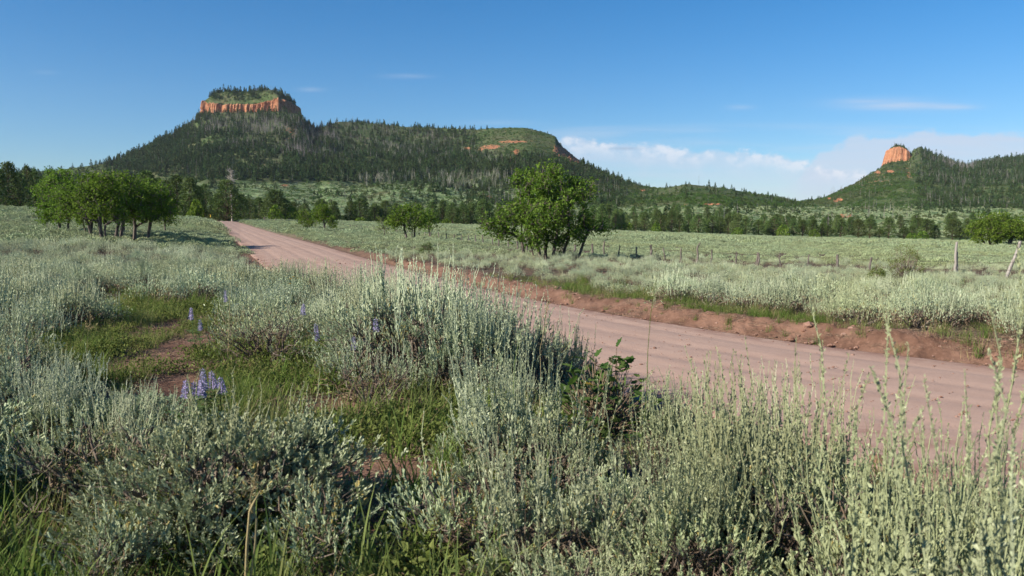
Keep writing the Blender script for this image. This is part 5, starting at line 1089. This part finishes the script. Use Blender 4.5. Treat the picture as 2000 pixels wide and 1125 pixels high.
# ---------------------------------------------------------------- grass, flowers, stones
def grasses():
    rs = np.random.RandomState(31)
    tf = [grass_tuft(500, 44, .07, .26, .0032), grass_tuft(501, 36, .06, .34, .0036), grass_tuft(502, 52, .09, .20, .003), grass_tuft(503, 30, .05, .42, .0042), grass_tuft(504, 26, .12, .16, .0035)]
    so = [t.build('tuft', M['grass'], link=False) for t in tf]
    dy = MB(); blades(dy, 16, .08, .3, .002, np.random.RandomState(6), .8); dso = dy.build('tuft', M['dry'], link=False)
    so.append(dso)
    N = 90000; y = rs.uniform(2.2, 30, N) ** 1.0; x = rs.uniform(-1, 1, N) * (y * .72 + 3.0)
    d = roadd(x, y)[0]; R_ = np.hypot(x, y); den = np.full(N, .035) + .05 * np.clip(fbm(x / 2.5, y / 2.5, 140, 3) * 4, 0, 1)
    for cx, cy, a, b in CLEAR: den = np.maximum(den, .26 * (1 - sst(np.hypot((x - cx) / a, (y - cy) / b), .7, 1.5)))
    den = np.maximum(den, .30 * (R_ < 7.5) * (x < .1)); den = np.where((R_ < 5.2) & (x > .1), .08, den)
    wob = fbm(x * .35, y * .35, 55) * 2.4
    bank = (d > RW + .8 + np.clip(wob * .5, -.3, 1)) & (d < RW + 3.8 + wob)
    den = np.where(bank, .25 * (.5 + .5 * sst(fbm(x / 3, y / 3, 150, 3), -.12, .1)) * np.where(x < 6.5, 1.2, .28), den)
    den = np.where((d < 0) & (d > -RW - 1.6), den * .5, den)
    den *= np.clip(in_patch(x, y) - .75, 0, 1) ** .6
    den = np.where((d < RW + .25) & (d > -RW - .25 - 1.25 * (1 - sst(y, 9, 12.5))), 0, den); den = np.where((d > RW + .3) & (d < RW + .9), .02, den)
    k_ = rs.rand(N) < den * np.clip(y / 9, .45, 1.3); x, y, d, R_ = x[k_], y[k_], d[k_], R_[k_]
    z = ground(x, y); n = len(x); idx = rs.choice([0, 1, 2, 3, 4, 5], n, p=[.22, .2, .2, .1, .1, .18])
    s = rs.uniform(.55, 1.25, n) * np.where(d > 0, .95, 1.05) * np.clip(.8 + fbm(x / 1.5, y / 1.5, 160) * 1.2, .5, 1.4)
    tag(scatter('grass', so, np.c_[x, y, z], rs.uniform(0, 6.28, n), s, idx), 'fresh green grass tufts with some dry blades between the sagebrush', 'grass')
    # broad rough blades in the nearest foreground
    wide = [MB() for _ in range(3)]
    for i, mb in enumerate(wide): blades(mb, [16, 12, 20][i], .05, [.42, .5, .34][i], .0062, np.random.RandomState(60 + i), .55, None, 6, 0, .7)
    wo = [w.build('tuft', M['grass'], link=False) for w in wide]
    q = [(-2.45, 3.7), (-2.1, 3.3), (-1.2, 3.05), (-.9, 3.0), (-1.55, 3.0), (-.5, 3.6), (-.35, 3.9), (-.55, 4.3), (-.62, 3.25), (-.1, 3.25), (-.3, 3.1), (-2.6, 4.5), (-2.8, 5.0), (-.75, 5.6), (-.5, 6.2), (-1.0, 6.6), (-.2, 6.8), (-.6, 7.3), (.3, 6.3), (-2.0, 2.9), (1.0, 3.6), (.6, 4.3), (-.45, 5.0), (-.7, 4.7), (-.1, 4.9), (.35, 5.0), (-2.3, 3.0), (.55, 6.9)]
    q = np.array(q + [(q_[0] + rs.normal(0, .18), q_[1] + rs.normal(0, .22)) for q_ in q for _ in range(2)])
    tag(scatter('tall_grass', wo, np.c_[q, ground(q[:, 0], q[:, 1])], rs.uniform(0, 6.28, len(q)), rs.uniform(.6, 1.1, len(q)), rs.randint(0, 3, len(q))), 'broad-bladed rough grass in the shade of the nearest sagebrush', 'grass')
    # low leafy weeds in the clearing
    wd = []
    for i in range(2):
        r2 = np.random.RandomState(570 + i); mb = MB(); m_ = 70; p = np.c_[r2.normal(0, .09, (m_, 2)), r2.uniform(.02, .16, m_)]; s = r2.uniform(.02, .04, m_)
        stamp(mb, LEAF3, LF3, frames(norm(r2.normal(0, 1, (m_, 3)) + [[0, 0, .7]]), r2), p, np.c_[s * .8, s, s], r2.uniform(0, 1, m_)); wd.append(mb.build('weed', M['rabbit'], link=False))
    P = []
    for cx, cy, a, b in CLEAR: P.append(np.c_[cx + rs.normal(0, a * .7, 110), cy + rs.normal(0, b * .7, 110)])
    P = np.concatenate(P + [np.c_[rs.uniform(-3, 0, 60), rs.uniform(3, 8, 60)]]); P = P[(in_patch(P[:, 0], P[:, 1]) > .9) & (np.abs(roadd(P[:, 0], P[:, 1])[0]) > RW + .6)]
    tag(scatter('weeds', wd, np.c_[P, ground(P[:, 0], P[:, 1])], rs.uniform(0, 6, len(P)), rs.uniform(.6, 1.4, len(P)), rs.randint(0, 2, len(P))), 'low leafy weeds around the bare earth path', 'weeds')
    # dry litter: twigs, fallen leaves
    lt = []
    for i in range(2):
        r2 = np.random.RandomState(580 + i); mb = MB(); m_ = 26; b = np.c_[r2.normal(0, .16, (m_, 2)), r2.uniform(0, .015, m_)]; tubes(mb, bend(b, b + r2.normal(0, .07, (m_, 3)) * [[1, 1, .15]], 3, r2, .08), np.array([.0028, .0024, .001]), 3, r2.uniform(0, 1, m_))
        m_ = 50; s = r2.uniform(.012, .03, m_); stamp(mb, DIAM, DF, frames(r2.normal(0, 1, (m_, 3)) * [[1, 1, .3]], r2), np.c_[r2.normal(0, .18, (m_, 2)), r2.uniform(0, .02, m_)], np.c_[s * .5, s, s], r2.uniform(0, 1, m_)); lt.append(mb.build('litter', M['deadtwig'], link=False))
    n = 4200; y = rs.uniform(2.3, 22, n); x = rs.uniform(-1, 1, n) * (y * .7 + 2); d = roadd(x, y)[0]; ok = (np.abs(d) > RW + .1) & (rs.rand(n) < np.where(in_patch(x, y) < 1, .35, 1)); x, y = x[ok], y[ok]
    tag(scatter('plant_litter', lt, np.c_[x, y, ground(x, y) + .004], rs.uniform(0, 6, len(x)), rs.uniform(.6, 1.4, len(x)), rs.randint(0, 2, len(x))), 'dry twigs and fallen leaves on the red earth', 'litter')
    # stones and clods
    import bmesh
    cl = []
    for i in range(4):
        r2 = np.random.RandomState(590 + i); bm = bmesh.new(); bmesh.ops.create_icosphere(bm, subdivisions=2, radius=.5)
        for v in bm.verts: v.co *= 1 + r2.uniform(-.22, .22)
        for v in bm.verts: v.co.z *= .65
        me = D.meshes.new('clod'); bm.to_mesh(me); bm.free(); me.materials.append(M['clod']); cl.append(D.objects.new('clod', me))
    n = 60000; i = (rs.uniform(0, 1, n) ** 1.3 * 260).astype(int); off = rs.uniform(-RW - 1.2, RW + 1.8, n); base = CEN[i + 8] + CN[i + 8] * off[:, None]; x, y = base[:, 0], base[:, 1]
    a = np.abs(off); pr = np.where(off > RW - .35, .75 * (off < RW + 1.6), np.where(a > RW - .4, .6, .35)); clus = np.clip(.5 + fbm(x / 1.2, y / 1.2, 170, 3) * 3, .05, 1)
    k_ = (rs.rand(n) < pr * clus) & (y < 45) & (y > 3); x, y, off = x[k_], y[k_], off[k_]
    inr = np.abs(off) < RW - .1; z = np.where(inr, road_z(x, y) + .05 * (1 - (off / 3.1) ** 2), np.where(off < 0, road_z(x, y), np.maximum(ground(x, y), np.where(off < 3.5, road_z(x, y), -9))))
    s = rs.lognormal(-3.55, .55, len(x)) * np.where(inr, .6, 1.2); s = np.clip(s, .008, .22)
    tag(scatter('gravel', cl, np.c_[x, y, z], rs.uniform(0, 6, len(x)), s, rs.randint(0, 4, len(x))), 'loose pinkish stones and clods along the road and its cut bank', 'gravel')
    n = 1500; y = rs.uniform(3, 16, n); x = rs.uniform(-.7, .2, n) * y; ok = in_patch(x, y) < 1.15; x, y = x[ok], y[ok]
    tag(scatter('small_stones', cl, np.c_[x, y, ground(x, y)], rs.uniform(0, 6, len(x)), rs.uniform(.008, .035, len(x)), rs.randint(0, 4, len(x))), 'small red stones on the bare earth path', 'stones')
grasses()

def flowers():
    rs = np.random.RandomState(41)
    def lupine(h, sp, seed):
        r2 = np.random.RandomState(seed); g, f = MB(), MB(); st_ = bend(np.array([[0, 0, -.02]]), np.array([[.03, .0, h]]), 5, r2, .02); tubes(g, st_, np.linspace(.003, .0018, 5), 4, .6)
        n = 11   # palmate leaves
        for k_ in range(n):
            t = r2.uniform(.15, .75); p = st_[0, 0] * (1 - t) + st_[0, -1] * t; a = r2.uniform(0, 6.28); dv = np.array([cos(a), sin(a), .5]); c = p + dv * .06; tubes(g, np.array([[p, c]]), .0012, 3, .5)
            an = np.arange(7) / 7 * 6.28; dd = np.c_[np.cos(an), np.sin(an), np.full(7, .25)]; stamp(g, DIAM, DF, frames(dd, r2, False), np.repeat(c[None], 7, 0), np.full((7, 3), .035) * [[.35, 1, 1]], r2.uniform(0, 1, 7))
        m_ = int(sp / .011); k_ = np.repeat(np.arange(m_), 6); an = k_ * .7 + np.tile(np.arange(6), m_) * 1.047; zz = h - sp + (k_ + .5) / m_ * sp; rr = .017 * (1 - .55 * (k_ / m_) ** 1.5)
        d_ = np.c_[np.cos(an), np.sin(an), np.full(len(an), .45)]; s = .017 * (1 - .45 * k_ / m_)
        stamp(f, LEAF3, LF3, frames(d_, r2), np.c_[.03 + np.cos(an) * rr * .2, np.sin(an) * rr * .2, zz], np.c_[s, s, s * 1.15], r2.uniform(0, 1, len(an)))
        tubes(f, np.array([[(.03, 0, h - sp), (.03, 0, h + .012)]]), np.array([.004, .001]), 4, .4); return g.mesh('stem', M['lupleaf']), f.mesh('flower_spike', M['lupine'])
    kinds = [lupine(.55, .17, 1), lupine(.48, .13, 2), lupine(.42, .11, 3), lupine(.5, .09, 4)]
    L = [(385, 735, 6.0, 0, 'tallest purple lupine spike of the clump above the big leafy sagebrush'), (405, 752, 5.9, 1, 'lupine spike in the middle of the clump above the big leafy sagebrush'), (424, 740, 6.1, 1, 'lupine spike in the right of the clump above the big leafy sagebrush'), (432, 752, 6.0, 2, 'short lupine at the right side of the clump'), (360, 760, 5.8, 2, 'dark lupine spike left of and below the clump'), (394, 762, 5.8, 2, 'low lupine at the front of the clump'),
         (376, 608, 11, 2, 'upper of two purple lupines beside the bare earth path'), (383, 634, 10.5, 1, 'lower of two purple lupines beside the bare earth path'), (443, 574, 13.5, 2, 'lone lupine in the sage above the grassy clearing'), (589, 602, 10, 3, 'lupine in front of the open grey sagebrush'), (625, 642, 9, 0, 'purple lupine standing right of the open grey sagebrush'), (692, 668, 8.6, 2, 'lupine leaning by the tangled pale branches'), (740, 634, 8.4, 3, 'faint lupine in the woody part of the central thicket')]
    for u, v, y, k_, lab in L:
        r = ray(u, v); x = r[0] / r[1] * y; zt = CAMZ + r[2] / r[1] * y; g = gz(x, y); hh = [.55, .48, .42, .5][k_]; s = np.clip((zt + .05 - g) / hh, .7, 1.9)
        o = empty('lupine', (x, y, g), rs.uniform(0, 6), (1.7, 1.7, s)); o.rotation_euler = (rs.normal(0, .05), rs.normal(0, .06), rs.uniform(0, 6))
        for nm, me in zip(('stem', 'flower_spike'), kinds[k_]): c = D.objects.new(nm, me); COL.objects.link(c); c.parent = o
        tag(o, lab, 'lupine', 'purple lupines')
    # small yellow daisy-like flowers
    x, y = (572 - 1000) / FPX * 11.5, 11.5; g = gz(x, y); zt = CAMZ - 101 / FPX * 11.5 - g
    mb, st_ = MB(), MB()
    for dx, dz in ((0, 0), (.05, -.02), (-.04, -.03), (-.05, -.1)):
        tubes(st_, bend(np.array([[0, 0, 0.]]), np.array([[dx, 0, zt + dz]]), 4, rs, .01), .0025, 3, .5); an = np.arange(10) / 10 * 6.28; s = .026
        stamp(mb, DIAM, DF, frames(np.c_[np.cos(an), np.sin(an), np.full(10, .35)], rs, False), np.repeat([[dx, 0, zt + dz]], 10, 0), np.c_[np.full(10, .5 * s), np.full(10, s), np.full(10, s)], .5)
    o = empty('yellow_flower', (x, y, g)); st_.build('stem', M['lupleaf'], o); mb.build('flower_heads', M['yellow'], o); tag(o, 'small bright yellow flowers above the sage near the road', 'flower')
    # broad-leaved plant with lobed leaves
    lob = [0, 55, 95, 130, 165, 200, 235, 270, 305, 340]; a_ = np.radians(np.linspace(-150, 150, 17)); rr = np.array([.38, .62, .48, .72, .55, .95, .66, .8, 1.08, .8, .66, .95, .55, .72, .48, .62, .38])
    LV = np.r_[[(0, 0, 0)], np.c_[np.sin(a_) * rr * .55, .10 * np.abs(np.sin(a_)) * rr, .35 + np.cos(a_) * rr * .6]]; LFc = np.array([(0, i + 1, i + 2) for i in range(16)]); LV[0] = (0, .0, .12)
    r2 = np.random.RandomState(88); st_, lf = MB(), MB(); n = 210; a = r2.uniform(0, 6.28, n); ct = r2.uniform(.05, 1, n); rd = r2.uniform(.55, 1.05, n); sn = np.sqrt(1 - ct ** 2)
    tip = np.c_[np.cos(a) * sn * .36 * rd, np.sin(a) * sn * .30 * rd, .05 + ct * .48 * rd]; tip[:8] += np.c_[r2.uniform(.02, .14, 8), np.zeros(8), r2.uniform(.02, .08, 8)]
    tubes(st_, bend(np.zeros((n, 3)) + r2.normal(0, .02, (n, 3)), tip, 4, r2, .05), np.array([.005, .004, .003, .002]), 4, .5)
    dd = norm(tip * [[1, 1, .2]] + r2.normal(0, .35, (n, 3)) * [[1, 1, .6]] + [[0, 0, .1]]); fr = frames(dd, r2, False); s = r2.uniform(.055, .105, n)
    stamp(lf, LV, LFc, fr, tip, s[:, None] * [[1, 1, 1]], r2.uniform(0, 1, n))
    x, y = on_ground(1172, 852); o = empty('broadleaf_plant', (x, y, gz(x, y)), 0, (1.25, 1.2, 1.25)); st_.build('stem', M['deadtwig'], o); lf.build('leaves', M['currant'], o); tag(o, 'bushy plant with broad lobed green leaves among the sagebrush near the road edge', 'leafy plant')
    # tall flowering grass stems
    def grass_stem(h, head, seed, dry):
        r2 = np.random.RandomState(seed); a, b = MB(), MB(); P = bend(np.array([[0, 0, 0.]]), np.array([[h * .06, 0, h]]), 7, r2, .006); P[0, -1, 0] += .02; tubes(a, P, np.linspace(.0026, .0014, 7), 4, .6); blades(a, 5, .01, h * .5, .004, r2, .5)
        m_ = 34; t = r2.uniform(0, 1, m_); p = np.c_[h * .06 - .0 + .02 * t, 0 * t, h - head * (1 - t)]; e = p + np.c_[r2.normal(0, .026, m_) * (1.1 - t), r2.normal(0, .02, m_), r2.uniform(.0, .035, m_)]; tubes(b, np.stack([p, e], 1), .0008, 3, .5)
        s = r2.uniform(.014, .026, m_); stamp(b, DIAM, DF, frames(norm(r2.normal(0, .5, (m_, 3)) + [[0, 0, .6]]), r2), e, np.c_[s * .32, s * .5, s], r2.uniform(0, .9, m_)); return a.mesh('stem', M['dry' if dry else 'grass']), b.mesh('seed_head', M['dry'] if dry else M['stalk'])
    G = [(1275, 545, 4.6, .13, 0, 'tall grass stem with a drooping pale seed head against the road'), (452, 510, 9.5, .12, 1, 'dry grass stem rising above the sage near the yellow flowers'), (172, 618, 6.6, .09, 1, 'brown seed head leaning over the grass clearing on the left'), (457, 600, 5.6, .05, 0, 'thin green grass stem right of the lupine clump'), (1010, 650, 4.4, .06, 0, 'green grass stem left of the broad-leaved plant'), (490, 930, 3.3, .07, 1, 'dry grass head at the front of the big leafy sagebrush'), (1065, 590, 6.0, .10, 1, 'pale grass head over the road right of the central thicket')]
    for i, (u, v, y, hd, dry, lab) in enumerate(G):
        r = ray(u, v); x = r[0] / r[1] * y; zt = CAMZ + r[2] / r[1] * y; g = gz(x, y); h = zt - g; me = grass_stem(h, hd * 1.3, 700 + i, dry); o = empty('grass_stem', (x - h * .06, y, g))
        for nm, m_ in zip(('stem', 'seed_head'), me): c = D.objects.new(nm, m_); COL.objects.link(c); c.parent = o
        tag(o, lab, 'grass stem')
    # broken straw-coloured stalk, very near
    r2 = np.random.RandomState(9); mb = MB(); P = np.array([[(0, 0, 0), (-.012, 0, .12), (-.004, 0, .25), (.008, 0, .36), (.02, 0, .385), (.045, 0, .43)], [(.01, 0, 0), (.0, .01, .12), (.02, .01, .25), (.026, .01, .33), (.014, .01, .36), (.012, 0, .39)]]); tubes(mb, P, np.array([.0048, .0046, .0042, .004, .005, .0018]), 6, .6)
    x, y = -1.03, 3.05; o = mb.build('straw_stalk', M['dry'], smooth=True); o.location = (x, y, gz(x, y)); o.scale = (1.2,) * 3; tag(o, 'bent straw-coloured dead stalk in front of the big leafy sagebrush', 'dead stalk')
    # yellow-green shrubs beyond the road
    for (u, v, w, h, seed, lab) in ((1768, 548, 1.5, 1.2, 1, 'yellow-green shrub rising above the sage beyond the road'), (1713, 562, .55, .55, 2, 'small yellow-green shrub left of the larger one beyond the road'), (833, 497, .8, .6, 3, 'dark low shrub in the sage beyond the road, left of the big oak'), (1540, 575, .5, .4, 4, 'small olive shrub in the sage above the cut bank')):
        r2 = np.random.RandomState(800 + seed); a, b = MB(), MB(); n = 150; ph = r2.uniform(0, 6.28, n); ct = r2.uniform(.05, 1, n); sn = np.sqrt(1 - ct ** 2); l = .6 + .6 * vnoise(np.cos(ph) * 2 + 3, ct * 3 + np.sin(ph) * 2, seed)
        tip = np.c_[np.cos(ph) * sn * w / 2 * l, np.sin(ph) * sn * w / 2 * l, ct * h * l]; tubes(a, bend(tip * .03, tip, 4, r2, .05), np.array([.012, .009, .006, .003]), 3, .5)
        ci = np.repeat(np.arange(n), 26); m_ = len(ci); s = r2.uniform(.025, .045, m_); stamp(b, DIAM, DF, frames(norm(r2.normal(0, .8, (m_, 3)) + norm(tip)[ci] * .6 + [[0, 0, .4]]), r2), tip[ci] + r2.normal(0, .045, (m_, 3)), np.c_[s * .5, s, s], r2.uniform(0, 1, m_))
        x, y = on_ground(u, v); o = empty('green_shrub', (x, y, gz(x, y)), 0, 1.1); a.build('branches', M['sagewood'], o); b.build('leaves', M['rabbit'] if seed != 3 else M['pine'], o); tag(o, lab, 'shrub')
    # bare branches and roots
    for (x, y, n, L_, seed, up, lab) in ((-1.5, 7.9, 16, .55, 1, .35, 'tangle of bare pale sagebrush branches beside the central thicket'), (13.7, 13.3, 26, .6, 2, .15, 'tangle of exposed roots on the cut bank beyond the road'), (-8.3, 16.0, 9, .4, 3, .25, 'dry pale sticks lying at the head of the bare earth path'), (-4.2, 6.3, 14, .75, 4, .5, 'dark bare branches under the sagebrush at the left edge'), (1.15, 6.1, 6, .5, 5, .5, 'pale bare twigs sticking out beside the broad-leaved plant'), (-2.35, 6.9, 6, .35, 6, .2, 'pale broken sticks lying right of the lupine clump')):
        r2 = np.random.RandomState(820 + seed); mb = MB(); a = r2.uniform(0, 6.28, n); e = np.c_[np.cos(a), np.sin(a), r2.uniform(.0, up * 2, n)] * (L_ * r2.uniform(.5, 1, n))[:, None]; b = r2.normal(0, .06, (n, 3)) * [[1, 1, .3]] + [[0, 0, .03]]
        P = bend(b, e, 6, r2, .05); tubes(mb, P, np.array([.012, .010, .008, .006, .004, .002]), 4, r2.uniform(.4, 1, n)); k_ = np.repeat(np.arange(n), 3); q = P[k_, r2.randint(2, 5, len(k_))]; tubes(mb, bend(q, q + r2.normal(0, .11, q.shape), 3, r2, .08), np.array([.004, .003, .0015]), 3, .7)
        o = mb.build('bare_branches', M['deadtwig']); o.location = (x, y, gz(x, y)); tag(o, lab, 'bare branches')
    # marker post with a yellow top beside the far end of the road
    x, y = -66.5, 178.; mb, yb = MB(), MB(); tubes(mb, np.array([[(0, 0, -.3), (0, 0, .95)]]), .05, 8, .5); tubes(yb, np.array([[(0, 0, .95), (0, 0, 1.5)]]), .09, 8, .5); V = np.c_[np.cos(np.arange(8) / 8 * 6.283) * .09, np.sin(np.arange(8) / 8 * 6.283) * .09, np.full(8, 1.5)]; yb.add(V, np.array([list(range(8))]))
    o = empty('marker_post', (x, y, gz(x, y))); mb.build('post', M['post'], o); yb.build('reflector', M['markyellow'], o); tag(o, 'slim roadside marker with a yellow top where the road disappears', 'marker post')
flowers()
# ---------------------------------------------------------------- the air: closed box of thin haze
def haze():
    mb = MB(); x0, x1, y0, y1, z0, z1 = -2600, 2600, -120, 2500, -420, 420
    V = [(x, y, z) for z in (z0, z1) for y in (y0, y1) for x in (x0, x1)]
    mb.add(V, np.array([(0, 2, 3, 1), (4, 5, 7, 6), (0, 1, 5, 4), (2, 6, 7, 3), (0, 4, 6, 2), (1, 3, 7, 5)]))
    m, T = mat('haze'); v = T.new('ShaderNodeVolumePrincipled', {'Color': (0.80, 0.88, 1.0, 1), 'Density': 0.000042, 'Anisotropy': 0.3})
    o_ = T.new('ShaderNodeOutputMaterial'); T.t.links.new(v.outputs[0], o_.inputs['Volume'])
    o = mb.build('haze', m); tag(o, 'thin blue summer haze over the valley', 'haze', kind='stuff')
haze()
